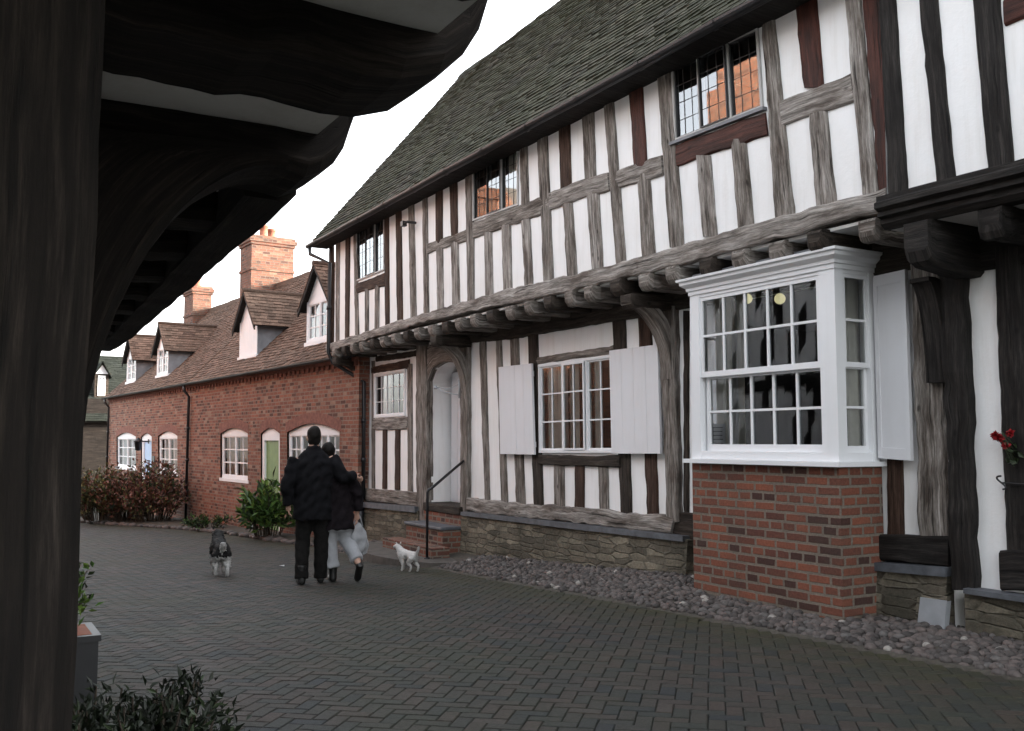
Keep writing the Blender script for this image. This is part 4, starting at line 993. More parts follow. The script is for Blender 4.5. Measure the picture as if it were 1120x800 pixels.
for par, c, w, kind in DORM:
    PD = PC.off(-DF); z0 = roof_z(DF) - .04; a, b = c - w / 2, c + w / 2
    offE = (DZT - EAVE) / slope - .15; offR = (DAP - EAVE) / slope - .15
    q = [(b - .03, DZT - .02), (a + .03, DZT - .02), (b - .03, z0 + .08), (a + .03, z0 + .08)]
    mb = MB()      # gable front: triangle and corner boards, sill
    mb.face([PD.w(a, DZT - .03), PD.w(b, DZT - .03), PD.w(c, DAP - .03)])
    mb.pbox(PD, [(a, z0), (a + .04, z0), (a + .04, DZT), (a, DZT)], -.06, .012); mb.pbox(PD, [(b - .04, z0), (b, z0), (b, DZT), (b - .04, DZT)], -.06, .012)
    mb.pbox(PD, [(a - .03, z0), (b + .03, z0), (b + .03, z0 + .075), (a - .03, z0 + .075)], -.06, .05)
    dm = mb.build('dormer', PAINT, par, recalc=False)
    if kind == 'w': window(PD, q, dm, (0, .5, 1), 2, 3, .06, .026, .05, d=.004, depth=.5, curtains=((.05, .3, .03, .97), (.7, .95, .03, .97)), cmat=NETC, name='dormer_window')
    else:
        mb = MB()
        for i in range(4): mb.pbox(PD, [bil(q, i / 4 + .003, 1), bil(q, (i + 1) / 4 - .003, 1), bil(q, (i + 1) / 4 - .003, 0), bil(q, i / 4 + .003, 0)], -.03, .004)
        mb.build('dormer_shutter', PAINT, dm)
    for s_ in (a, b):       # lead cheeks
        mb = MB(); mb.face([PCw(s_, z0, DF), PCw(s_, DZT, DF), PCw(s_, DZT, offE)]); mb.face([PCw(s_ + (.012 if s_ == b else -.012), z0 - .04, DF), PCw(s_ + (.012 if s_ == b else -.012), DZT, DF), PCw(s_ + (.012 if s_ == b else -.012), DZT, offE)])
        mb.build('dormer_cheek', LEAD, dm, recalc=False)
    ov = .17; dz = (DAP - DZT) / (w / 2) * ov
    for sgn in (-1, 1):
        e = c + sgn * (w / 2 + ov)
        tile_roof('dormer_roof', TILEC, dm, PCw(e, DZT - dz, DF - .16), PCw(e, DZT - dz, offE - .12), PCw(c, DAP, DF - .16), PCw(c, DAP, offR + .02), .105, .165)
        mb = MB(); mb.face([PCw(e, DZT - dz - .02, DF - .14), PCw(e, DZT - dz - .02, offE - .1), PCw(c, DAP - .02, offR), PCw(c, DAP - .02, DF - .14)])
        q0, q1 = (e, DZT - dz), (c, DAP); mb.pbox(PD, [(q0[0], q0[1] - .11), (q1[0], q1[1] - .11), (q1[0], q1[1] + .0), (q0[0], q0[1] + .0)], .12, .15); mb.build('bargeboard', OAKK, dm, recalc=False)
    mb = MB(); mb.tube([PCw(c, DAP + .0, DF - .17), PCw(c, DAP + .0, offR)], .06, 8); mb.build('dormer_ridge', TILEC, dm)
# chimneys
def chimney(par, s0, s1, o0, o1, ztop, zbase, mat, npots):
    def ring_box(mb, e, za, zb):
        p = [PCw(s0 - e, 0, o0 - e), PCw(s1 + e, 0, o0 - e), PCw(s1 + e, 0, o1 + e), PCw(s0 - e, 0, o1 + e)]; u = 0
        vs = [[Vector((q.x, q.y, z)) for q in p] for z in (za, zb)]
        for i in range(4):
            j = (i + 1) % 4; L = (vs[0][j] - vs[0][i]).length
            mb.face([vs[0][i], vs[0][j], vs[1][j], vs[1][i]], [(u, za), (u + L, za), (u + L, zb), (u, zb)]); u += L
        mb.face(vs[1], [(v.x, v.y) for v in vs[1]]); mb.face(vs[0][::-1], [(v.x, v.y) for v in vs[0]])
    mb = MB(); ring_box(mb, 0, zbase, ztop - .28); ring_box(mb, .03, ztop - 1.05, ztop - .97); ring_box(mb, .04, ztop - .279, ztop - .2); ring_box(mb, .075, ztop - .199, ztop - .08); ring_box(mb, .03, ztop - .079, ztop)
    ch = mb.build('chimney', mat, par)
    mb = MB(); ring_box(mb, .035, roof_z(o0) - .3, roof_z(o0) + .12) ; mb.build('lead_flashing', LEAD, ch)
    for k in range(npots):
        p = PCw(s0 + (s1 - s0) * (.3 + .4 * k / max(1, npots - 1)), ztop, o0 + (o1 - o0) * (.35 + .3 * k / max(1, npots - 1)))
        mb = MB(); mb.tube([p + Vector((0, 0, z)) for z in (0, .05, .06, .3, .31, .38)], [.15, .15, .125, .115, .14, .14], 14); mb.build('chimney_pot', TERRA, ch)
chimney(cl, 12.0, 13.0, 2.2, 3.5, 7.72, 5.0, BRICKT, 2)
chimney(cl, 18.6, 19.7, 2.4, 3.05, 7.1, 5.0, BRICKT, 1)
# cottage downpipes
def downpipe(name, par, pts, r=.036):
    mb = MB(); mb.tube(pts, r, 10)
    for a, b in zip(pts, pts[1:]):
        a, b = Vector(a), Vector(b)
        if (a - b).length > 1.0:
            k = int((a - b).length / .9)
            for i in range(1, k + 1): c = a.lerp(b, i / (k + 1)); d = (b - a).normalized() * .035; mb.tube([c - d, c + d], r + .012, 10)
    return mb.build(name, IRON, par)
downpipe('downpipe', cr, [W_(SPLIT - .02, EAVE - .05, .2), W_(SPLIT - .02, EAVE - .18, .18), W_(SPLIT - .02, EAVE - .34, .06), W_(SPLIT - .02, -.5, .06)])
downpipe('downpipe', cl, [W_(CEND - .2, EAVE - .05, .2), W_(CEND - .2, EAVE - .18, .18), W_(CEND - .2, EAVE - .34, .06), W_(CEND - .2, -.6, .06)])
# main house downpipes
p = PU.px(360, 282)
downpipe('downpipe', house, [(EX - .03, Y1 - .06, EZ - .04), (EX - .03, Y1 - .08, EZ - .16), (XU - .05, YE + .09, EZ - .36), (XU - .05, YE + .09, 3.2), (XU + .03, YE + .09, 3.02), (XL - .2, YE - .2, 2.78), (XL - .1, YE - .42, 2.66), (XL - .1, YE - .45, .62)], .034)
a = PL.px(399, 545); downpipe('downpipe', house, [(XL - .14, YE - .45, .64), (XL - .14, YE - .45, -.22)], .05)

# ------------------------------------------------------------------ far house at the end of the street
fhx, fhy = 4.0, 44.0
fh = thing('distant_house', 'small dark house with green slate dormer at the far end of the lane', 'house', (fhx, fhy, g(fhy)))
def fpx(px, py, y):
    d = ray(px, py); t = y / d[1]; return Vector((t * d[0], y, EYE + t * d[2]))
yF = 41.0
mb = MB(); a = fpx(70, 600, yF); b = fpx(140, 600, yF); mb.hexa([(a.x, yF, -1), (b.x, yF, -1), (b.x, yF + 7, -1), (a.x, yF + 7, -1), (a.x, yF, 3.3), (b.x, yF, 3.3), (b.x, yF + 7, 3.3), (a.x, yF + 7, 3.3)]); mb.build('wall', OAKS, fh)  # wall painted near-black in place of shade; nothing blocks the sun here
xa, xb = a.x - .3, b.x + .3
tile_roof('roof', TILEG, fh, (xa, yF - .4, 2.4), (xb, yF - .4, 2.4), (xa, yF + 3.5, 5.3), (xb, yF + 3.5, 5.3), .15, .22)
mb = MB(); mb.face([(xa, yF - .3, 2.35), (xb, yF - .3, 2.35), (xb, yF + 3.5, 5.22), (xa, yF + 3.5, 5.22)]); mb.face([(xa, yF + 7.2, 2.35), (xb, yF + 7.2, 2.35), (xb, yF + 3.5, 5.22), (xa, yF + 3.5, 5.22)]); mb.build('roof_underlay', OAKK, fh)
PF = Plane((0, yF + .9), (1.0, 0.0), (0.0, -1.0))
c1, c2, cz = fpx(103, 437, yF + .9), fpx(119, 410, yF + .9), fpx(109, 398, yF + .9)
mb = MB(); mb.box(c1.x, c2.x, yF + .9, yF + 3, c1.z - .1, c2.z); mb.face([PF.w(c1.x - .1, c2.z, .012), PF.w(c2.x + .1, c2.z, .012), PF.w((c1.x + c2.x) / 2, cz.z, .012)]); dmr = mb.build('dormer', OAKD, fh, recalc=False)
mb = MB(); mb.face([PF.w(c1.x + .02, c2.z + .02, .03), PF.w(c2.x - .02, c2.z + .02, .03), PF.w((c1.x + c2.x) / 2, cz.z - .05, .03)]); mb.build('gable_board', PAINT, dmr)
window(PF, [(c1.x + .12, c2.z - .05), (c2.x - .12, c2.z - .05), (c1.x + .12, c1.z + .15), (c2.x - .12, c1.z + .15)], dmr, (0, .5, 1), 1, 2, .05, .03, .05, d=.03, depth=.3)
for sg in (-1, 1):
    m_ = (c1.x + c2.x) / 2; e = m_ + sg * (c2.x - c1.x) * .68
    tile_roof('dormer_roof', TILEG, dmr, (e, yF + .7, c2.z - .15), (e, yF + 3.4, c2.z - .15), (m_, yF + .7, cz.z + .1), (m_, yF + 3.4, cz.z + .1), .14, .2)

# ------------------------------------------------------------------ brick houses across the street (seen mirrored in the panes)
def brick_house(y0, y1, x1, eave, ridge, chs, label, gable_y=None):
    t = thing('brick_house', label, 'house', (x1 - 2, (y0 + y1) / 2, 0), 'brick houses across the lane')
    PO = Plane((x1, 0), (0.0, 1.0), (1.0, 0.0))
    mb = MB(); mb.box(x1 - 5, x1, y0, y1, -1, eave); mb.build('wall', BRICKS, t)
    tile_roof('roof', TILEC, t, (x1 + .2, y0, eave), (x1 + .2, y1, eave), (x1 - 2.5, y0, ridge), (x1 - 2.5, y1, ridge), .3, .4)
    mb = MB(); mb.face([(x1 + .15, y0, eave - .02), (x1 + .15, y1, eave - .02), (x1 - 2.5, y1, ridge - .05), (x1 - 2.5, y0, ridge - .05)]); mb.face([(x1 - 5.2, y0, eave - .02), (x1 - 5.2, y1, eave - .02), (x1 - 2.5, y1, ridge - .05), (x1 - 2.5, y0, ridge - .05)])
    mb.face([(x1, y0, eave), (x1 - 2.5, y0, ridge - .06), (x1 - 5, y0, eave)]); mb.face([(x1, y1, eave), (x1 - 2.5, y1, ridge - .06), (x1 - 5, y1, eave)]); mb.build('roof_underlay', TILEC, t, recalc=False)
    for (cy_, w, d, top) in chs:
        mb = MB(); mb.box(x1 - d, x1 + .1, cy_ - w / 2, cy_ + w / 2, eave - 1, top); mb.box(x1 - d - .06, x1 + .16, cy_ - w / 2 - .06, cy_ + w / 2 + .06, top - .35, top - .2); ch = mb.build('chimney', BRICKS, t)
        for k in (-.25, .25):
            mb = MB(); mb.tube([(x1 - d / 2, cy_ + w * k, top), (x1 - d / 2, cy_ + w * k, top + .45)], [.16, .12], 10); mb.build('chimney_pot', TERRA, ch)
    if gable_y:
        for gy in gable_y:
            mb = MB(); w = 2.0
            mb.face([(x1 + .06, gy - w, eave - 2), (x1 + .06, gy + w, eave - 2), (x1 + .06, gy + w, eave), (x1 + .06, gy, eave + 2.3), (x1 + .06, gy - w, eave)], [(gy - w, eave - 2), (gy + w, eave - 2), (gy + w, eave), (gy, eave + 2.3), (gy - w, eave)])
            mb.face([(x1 + .06, gy - w, eave), (x1 + .06, gy, eave + 2.3), (x1 - 2.4, gy, eave + 2.3)]); mb.face([(x1 + .06, gy + w, eave), (x1 + .06, gy, eave + 2.3), (x1 - 2.4, gy, eave + 2.3)])
            mb.build('gable_wall', BRICKS, t, recalc=False)
    return t
oh = thing('white_timbered_house', 'timbered white house across the lane, mirrored in the bay window panes', 'house', (-2, 12.3, 0))
PO = Plane((.04, 0), (0.0, 1.0), (1.0, 0.0))
mb = MB(); mb.box(-4.2, .02, 8.2, 15.1, -.5, 4.9); mb.build('wall', PLASTER, oh)
yy = 8.2
while yy < 15.0: timber('stud', OAKK, oh, PO, [(yy, 4.9), (yy, .2)], [(yy + .13, 4.9), (yy + .13, .2)], -.03, .02); yy += .62
for z in (2.5, .5, 4.7): timber('rail', OAKK, oh, PO, [(8.2, z + .16), (15.1, z + .16)], [(8.2, z), (15.1, z)], -.03, .026)
tile_roof('roof', TILEC, oh, (.3, 8.15, 4.85), (.3, 15.15, 4.85), (-2.1, 8.15, 6.9), (-2.1, 15.15, 6.9), .3, .4)
mb = MB(); mb.face([(.25, 8.17, 4.8), (.25, 15.13, 4.8), (-2.1, 15.13, 6.8), (-2.1, 8.17, 6.8)]); mb.face([(-4.4, 8.17, 4.8), (-4.4, 15.13, 4.8), (-2.1, 15.13, 6.8), (-2.1, 8.17, 6.8)]); mb.build('roof_underlay', OAKK, oh)
mb = MB(); mb.box(-3.1, -2.0, 14.71, 15.1, 5.5, 9.0); mb.box(-3.1, -1.98, 11.9, 12.9, 5.5, 9.3); mb.build('chimney', BRICKS, oh)
mb = MB(); mb.box(-3.0, -1.9, 12.91, 14.7, 5.5, 10.1); mb.box(-3.06, -1.84, 12.85, 14.76, 9.5, 9.7); mb.build('chimney', BRICKS, oh)
brick_house(15.3, 19.9, -1.6, 6.2, 8.2, [], 'brick house across the lane with a front gable, between two other houses', [17.6])
brick_house(20.2, 31, -1.9, 6.6, 8.6, [(26.6, 2.4, 1.2, 9.4)], 'farther brick house across the lane with one broad sunlit chimney', [23.5, 29])

# ------------------------------------------------------------------ ground
def kx(y):      # edge of the cobbled margin
    T = [(-20, 5.35), (3.4, 5.30), (5.2, 5.2), (6.8, 5.2), (9, 5.32), (11.2, 5.46), (11.9, 5.45), (12.6, 5.2), (14, 5.35), (16, 5.6)]
    for (a, xa_), (b, xb_) in zip(T, T[1:]):
        if y <= b: return xa_ + (xb_ - xa_) * (y - a) / (b - a)
    return T[-1][1]
bed_edge = [gp(*p) for p in ((60, 571), (110, 573), (165, 577), (210, 580), (262, 586), (300, 592), (345, 598), (400, 606), (425, 610))]
mb = MB(); YS = [-60, -20, -5, 0, 3, 5, 7, 9, 11, 13, 16, 21, 26, 32, 60, 130, 400]; XS = [-300, -60, -8, -2, 0, 2, 4, 5.2, 7, 12, 60, 300]
vv = [[mb.bm.verts.new((x, y, g(y) - .016)) for x in XS] for y in YS]
for i in range(len(YS) - 1):
    for j in range(len(XS) - 1): mb.vface([vv[i][j], vv[i][j + 1], vv[i + 1][j + 1], vv[i + 1][j]])
struct(mb.build('ground', MOSSJ))
# herringbone clay pavers
mb = MB(); Lp = .087; c45 = math.sqrt(.5); ang = math.radians(45 + 3)
ca, sa = math.cos(ang), math.sin(ang)
def in_road(x, y):
    if y < .6 or y > 30: return False
    if x > kx(y) - .01: return False
    if y < 8.6: return x > -.9 if y < 1 else x > .14
    if y > 13.2: return x < 5.6 and x > -1 and (x < bed_x(y) - .05)
    return x > -1.2 and x < bed_x(y) - .05
def bed_x(y):
    pts = sorted([(b[1], b[0]) for b in bed_edge])
    if y <= pts[0][0]: return 9.0
    for (a, xa_), (b, xb_) in zip(pts, pts[1:]):
        if y <= b: return xa_ + (xb_ - xa_) * (y - a) / (b - a)
    return pts[-1][1]
def paver(cx, cy_, hx, hy, an):
    c_, s_ = math.cos(an), math.sin(an); j = .0016
    hx -= j; hy -= j; h = R.uniform(-.002, .002); tx, ty = R.uniform(-.012, .012), R.uniform(-.012, .012); an2 = R.uniform(-.012, .012)
    c_, s_ = math.cos(an + an2), math.sin(an + an2)
    def V(u, v, dz): x = cx + u * c_ - v * s_; y = cy_ + u * s_ + v * c_; return (x, y, g(y) + h + u * tx + v * ty + dz)
    b = .005; top = [mb.bm.verts.new(V(sx * (hx - b), sy_ * (hy - b), 0)) for sx, sy_ in ((-1, -1), (1, -1), (1, 1), (-1, 1))]
    bot = [mb.bm.verts.new(V(sx * hx, sy_ * hy, -.006)) for sx, sy_ in ((-1, -1), (1, -1), (1, 1), (-1, 1))]
    cc = min(1, max(0, R.gauss(.5, .27)))
    ed = max(0, 1 - (kx(cy_) - cx) / 1.1) if cy_ < 11.6 else max(0, 1 - (bed_x(cy_) - cx) / .9)
    ed = max(ed, max(0, 1 - (cx - .2) / .8) * .8); MOSS[0] = max(.001, min(1, ed * R.uniform(.5, 1.1)))
    mb.vface(top, None, 0, cc)
    for i in range(4): mb.vface([bot[i], bot[(i + 1) % 4], top[(i + 1) % 4], top[i]], None, 0, cc * .8)
    MOSS[0] = 0.0
for m in range(-110, 400):
    for n in range(-130, 130):
        for (ox, oy, hx, hy) in ((1.0, .5, 1.0, .5), (.5, 2.0, .5, 1.0)):
            U, V_ = m + 2 * n + ox, m - 2 * n + oy
            x, y = (U * ca - V_ * sa) * Lp + 2, (U * sa + V_ * ca) * Lp - 2
            if not in_road(x, y): continue
            paver(x, y, hx * Lp, hy * Lp, ang)
struct(mb.build('paving', PAVER))
# cobbled margin: bed and stones
mb = MB(); ny = 60
def cob_z(x, y): e = max(0, min(1, (x - kx(y)) / .9)); return g(y) + .006 + (.02 + .11 * max(0, min(1, (y - 5) / 2.2))) * e
for i in range(ny):
    y0, y1 = -1 + 17.2 * i / ny, -1 + 17.2 * (i + 1) / ny
    for j in range(4):
        f0, f1 = j / 4, (j + 1) / 4
        X = lambda y, f: kx(y) + (6.36 - kx(y)) * f
        mb.face([(X(y0, f0), y0, cob_z(X(y0, f0), y0) + .002), (X(y0, f1), y0, cob_z(X(y0, f1), y0) + .002), (X(y1, f1), y1, cob_z(X(y1, f1), y1) + .002), (X(y1, f0), y1, cob_z(X(y1, f0), y1) + .002)])
for i in range(ny):          # the bed's edge down to the paving
    y0, y1 = -1 + 17.2 * i / ny, -1 + 17.2 * (i + 1) / ny
    mb.face([(kx(y0), y0, cob_z(kx(y0), y0) + .002), (kx(y1), y1, cob_z(kx(y1), y1) + .002), (kx(y1) - .03, y1, g(y1) - .013), (kx(y0) - .03, y0, g(y0) - .013)])
struct(mb.build('cobble_bed', BEDM))
mb = MB()
ico = bmesh.new(); bmesh.ops.create_icosphere(ico, subdivisions=2, radius=1.0); ico_v = [v.co.copy() for v in ico.verts]; ico_f = [[v.index for v in f.verts] for f in ico.faces]; ico.free()
ico = bmesh.new(); bmesh.ops.create_icosphere(ico, subdivisions=1, radius=1.06); ico_v1 = [v.co.copy() for v in ico.verts]; ico_f1 = [[v.index for v in f.verts] for f in ico.faces]; ico.free()
def stone(x, y, z, rx, ry, rz, cc):
    rot = Matrix.Rotation(R.uniform(0, 6.3), 3, 'Z'); s1, s2 = R.uniform(.1, .22), R.uniform(1, 3); ph = R.uniform(0, 6)
    vs = []; V0, F0 = (ico_v, ico_f) if y < 6.2 else (ico_v1, ico_f1)
    for v in V0:
        k = 1 + s1 * math.sin(v.x * s2 + ph) * math.cos(v.y * s2 + ph * 1.3); p = rot @ Vector((v.x * rx * k, v.y * ry * k, v.z * rz)); vs.append(mb.bm.verts.new((x + p.x, y + p.y, z + p.z)))
    for f in F0: mb.vface([vs[i] for i in f], None, 0, cc, True)
y = 1.9; row = 0
while y < 15.4:
    st_ = .054 if y < 9 else .064
    x = kx(y) + .04 + (row % 2) * .035
    while x < 6.28:
        if not (B0 - .02 < y < B1 + .02 and x > BX - .02) and not (11.35 < y < 14.3 and x > (5.1)):
            r_ = R.uniform(.025, .041); cc = R.random() ** 1.2 * .92 if R.random() < .985 else 1.0
            stone(x + R.uniform(-.02, .02), y + R.uniform(-.02, .02), cob_z(x, y) + R.uniform(-.004, .012), r_ * R.uniform(.9, 1.35), r_ * R.uniform(.8, 1.1), r_ * R.uniform(.6, .95), cc)
        x += R.uniform(.054, .078)
    y += st_; row += 1
struct(mb.build('cobbles', COBBLE), 'stuff')
# garden bed by the cottages with stone edging
mb = MB(); be = sorted(bed_edge, key=lambda p: p[1])
for a, b in zip(be, be[1:]):
    for t0, t1, h0, h1 in ((0, .1, .03, .07), (.1, 1, .07, .10)):
        A0, A1 = (a[0] + (8 - a[0]) * t0, a[1]), (a[0] + (8 - a[0]) * t1, a[1]); B0_, B1_ = (b[0] + (8 - b[0]) * t0, b[1]), (b[0] + (8 - b[0]) * t1, b[1])
        mb.face([(*A0, g(a[1]) + h0), (*A1, g(a[1]) + h1), (*B1_, g(b[1]) + h1), (*B0_, g(b[1]) + h0)])
struct(mb.build('garden_bed', SOIL))
mb = MB()
for a, b in zip(be, be[1:]):
    L = math.hypot(b[0] - a[0], b[1] - a[1]); n = max(1, int(L / .3))
    for i in range(n):
        f = (i + .5) / n; x, y = a[0] + (b[0] - a[0]) * f, a[1] + (b[1] - a[1]) * f
        stone(x + R.uniform(-.04, .04), y, g(y) + .02, .10 * R.uniform(.7, 1.3), .15 * R.uniform(.7, 1.2), .06 * R.uniform(.7, 1.2), R.uniform(.2, .6))
struct(mb.build('edging_stones', COBBLE), 'stuff')

# ------------------------------------------------------------------ doorsteps, handrail, hatch, small fittings
st = thing('doorstep', 'worn brick and stone steps climbing to the arched doorway', 'steps', (5.9, 12.7, g(12.7)))
ya, yb = 12.12, 13.35
def step(name, mat, x0, x1, y0, y1, z0, z1):
    mb = MB(); mb.box(x0, x1, y0, y1, z0, z1); o = mb.build(name, mat, st)
    bv = o.modifiers.new('b', 'BEVEL'); bv.width = .012; bv.segments = 2; return o
step('brick_riser', BRICK, 6.22, 6.62, ya, yb, -.2, .585); step('threshold', OAKD, 6.20, 6.7, ya + .01, yb - .01, .586, .70)
step('brick_riser', BRICK, 5.93, 6.219, ya - .02, yb, -.2, .385); step('stone_tread', SLATEL, 5.90, 6.24, ya - .03, yb + .01, .386, .43)
step('brick_riser', BRICK, 5.66, 5.929, ya - .25, yb + .25, -.2, .18)
mb = MB(); n = 20; top = []; bot = []
for i in range(n + 1):
    t = i / n; y = 11.35 + 2.95 * t; x = 5.66 - .52 * math.sin(math.pi * min(1, max(0, t))) ** .5
    top.append((x, y, .04)); bot.append((x - .01, y, -.3))
for i in range(n):
    mb.face([top[i], top[i + 1], (5.96, top[i + 1][1], .045), (5.96, top[i][1], .045)], [(top[i][0], top[i][1]), (top[i + 1][0], top[i + 1][1]), (5.96, top[i + 1][1]), (5.96, top[i][1])]); mb.face([bot[i], bot[i + 1], top[i + 1], top[i]], [(top[i][1], 0), (top[i + 1][1], 0), (top[i + 1][1], .3), (top[i][1], .3)])
mb.build('stone_landing', STONED, st)
hx, hy = 5.62, 12.0
for _ in range(1):
    mb = MB(); b0 = gp(467, 606); x, y = 5.60, 11.9
    mb.tube([(x, y, .03), (x, y, .93), (x + .012, y - .006, .965), (x + .05, y - .02, .985), (6.28, y + .22, 1.36)], .019, 10)
    mb.tube([(x, y, .03), (x, y, .06)], .045, 10)
    tag(mb.build('handrail', IRON), 'slim black iron handrail rising beside the doorsteps', 'handrail')
ht = thing('meter_hatch', 'small grey metal hatch tilted at the foot of the right wall by the cobbles', 'hatch', (6.1, 4.5, .3))
q = [PL.w(*PL.px(*p), .13) for p in ((1018, 688), (1048, 692), (1051, 656), (1022, 652))]
mb = MB(); nn = Vector((-.03, 0, .005)); mb.hexa([p + Vector((.02, 0, 0)) for p in q] + [p + nn for p in q]); mb.build('plate', GALV, ht)
mb = MB(); c = (q[0] + q[1]) / 2 + nn + Vector((-.004, 0, .04)); mb.tube([c, c + Vector((-.015, 0, 0))], .018, 8); mb.build('lock', LEAD, ht)
mb = MB()
for a, b in ((q[3], q[2]), (q[0], q[3])):
    d = (b - a); m_ = Vector((.012, 0, 0)); up = Vector((0, 0, .03)) if abs(d.z) < .1 else Vector((0, .03, 0))
    mb.hexa([a + m_, b + m_, b + m_ + up, a + m_ + up, a - Vector((.025, 0, 0)), b - Vector((.025, 0, 0)), b - Vector((.025, 0, 0)) + up, a - Vector((.025, 0, 0)) + up])
mb.build('hatch_frame', RUBBLE, ht)
# door hook on the right house
h = PRL.w(*PRL.px(1100, 528), .05)
mb = MB(); pts = [h + Vector((-.0, .02 * math.sin(t) * 1.6, .045 * math.cos(t / 2) * 1.0)) for t in [i * .5 for i in range(13)]]
mb.tube(pts, .007, 6); mb.tube([h + Vector((0, 0, .0)), h + Vector((0, -.35, -.01))], .006, 6); tag(mb.build('door_hook', IRON), 'black wrought iron curled hook on the dark right-hand door post', 'hook')
# wall camera bracket
c = PU.w(*PU.px(455, 244), .0); cam_ = thing('wall_light', 'tiny black floodlight on a bracket high on the striped upper wall', 'light', c)
mb = MB(); mb.tube([c, c + Vector((-.14, 0, .0))], .02, 8); mb.tube([c + Vector((-.14, .0, 0)), c + Vector((-.14, .16, -.01))], .014, 8); mb.build('arm', IRON, cam_)
mb = MB(); mb.box(c.x - .17, c.x - .10, c.y + .1, c.y + .18, c.z - .04, c.z + .035); mb.build('lamp_head', IRON, cam_)
# scroll bracket in the doorway
c = Vector((XL - .05, PL.px(507, 425)[0], PL.px(507, 425)[1])); 
mb = MB(); mb.tube([c + Vector((-.02, 0, .12)), c + Vector((-.02, 0, -.14))], .012, 8)
mb.tube([c + Vector((-.02, 0, -.1)), c + Vector((-.1, .12, -.07)), c + Vector((-.16, .28, -.03)), c + Vector((-.2, .4, .03))], .008, 6)
mb.tube([c + Vector((-.02, 0, .06)), c + Vector((-.1, .14, .0)), c + Vector((-.18, .32, .02)), c + Vector((-.2, .4, .03))], .007, 6)
mb.tube([c + Vector((-.2, .4, .05)), c + Vector((-.2, .4, .0))], [.02, .03], 8)
tag(mb.build('scroll_bracket', GALV), 'thin wrought iron scroll bracket hung across the arched doorway', 'bracket')
# lantern and number plate by the blue door
p = W_(PC.px(162, 478)[0] - .1, 1.62, .0); ln = thing('wall_lantern', 'black carriage lantern on the brick beside the pale blue door', 'lantern', p)
o = Vector((NC[0], NC[1], 0))
mb = MB(); mb.tube([p, p + o * .2, p + o * .3 + Vector((0, 0, -.03))], .02, 8); mb.tube([p - o * .0, p + o * .02], .07, 10); mb.build('arm', IRON, ln)
mb = MB(); b = p + o * .3; mb.tube([b + Vector((0, 0, z)) for z in (.12, .08, .02, .0, -.02, -.25, -.28)], [.01, .05, .13, .14, .11, .08, .02], 8); mb.build('lamp_housing', IRON, ln)
q4 = PC.px(168, 502); mb = MB(); mb.pbox(PC, [(q4[0] - .16, 1.0), (q4[0] + .16, 1.0), (q4[0] + .16, 1.2), (q4[0] - .16, 1.2)], .0, .02); tag(mb.build('door_plaque', IRON), 'small dark plaque on the brick right of the pale blue door', 'plaque')
# lit globes inside the bay room
for (px_, py_, lab) in ((817, 327, 'left of the two glowing pendant globes inside the bay room'), (853, 327, 'right of the two glowing pendant globes inside the bay room')):
    d = ray(px_, py_); t = 6.15 / d[0]; c = Vector((6.15, t * d[1], EYE + t * d[2]))
    t_ = thing('pendant_lamp', lab, 'lamp', c, 'pendant lamps in the bay room'); bm_ = MB(); bmesh.ops.create_icosphere(bm_.bm, subdivisions=3, radius=.048)
    bmesh.ops.translate(bm_.bm, verts=bm_.bm.verts, vec=c)
    for f in bm_.bm.faces: f.smooth = True
    bm_.build('lamp_globe', LAMPM, t_); mb = MB(); mb.tube([c + Vector((0, 0, .08)), (c.x, c.y, 3.08)], .006, 6); mb.build('cord', IRON, t_)
# notice and cups on the bay window board
def onplane_x(px_, py_, X): d = ray(px_, py_); t = X / d[0]; return Vector((X, t * d[1], EYE + t * d[2]))
a, b = onplane_x(778, 464, BX + .105), onplane_x(794, 492, BX + .105)
nt_ = thing('paper_notice', 'white printed sheet taped inside the bottom left panes of the bay', 'notice', (BX + .105, a.y, b.z))
mb = MB(); mb.box(BX + .1, BX + .103, b.y, a.y, b.z, a.z); mb.build('sheet', PAPER, nt_)
mb = MB()
for i in range(6):
    z = a.z - .03 - i * .035; mb.box(BX + .096, BX + .0985, b.y + .02 + R.uniform(0, .03), a.y - .015, z - .006, z)
mb.build('print_lines', INK, nt_)
for (px_, lab, r_) in ((853, 'white mug standing on the window board in the bay, left one', .04), (882, 'low white saucer standing on the window board in the bay, right one', .05)):
    c = onplane_x(px_, 494, BX + .2); mb = MB(); z = 1.471
    hh = .1 if r_ < .045 else .045
    mb.tube([(c.x, c.y, z), (c.x, c.y, z + hh * .9), (c.x, c.y, z + hh)], [r_ * .8, r_, r_ * 1.02], 16)
    if r_ < .045: mb.tube([(c.x, c.y - r_, z + .075), (c.x, c.y - r_ - .03, z + .06), (c.x, c.y - r_ - .03, z + .035), (c.x, c.y - r_, z + .025)], .006, 6)
    tag(mb.build('mug' if r_ < .045 else 'saucer', PAPER), lab, 'mug' if r_ < .045 else 'saucer')

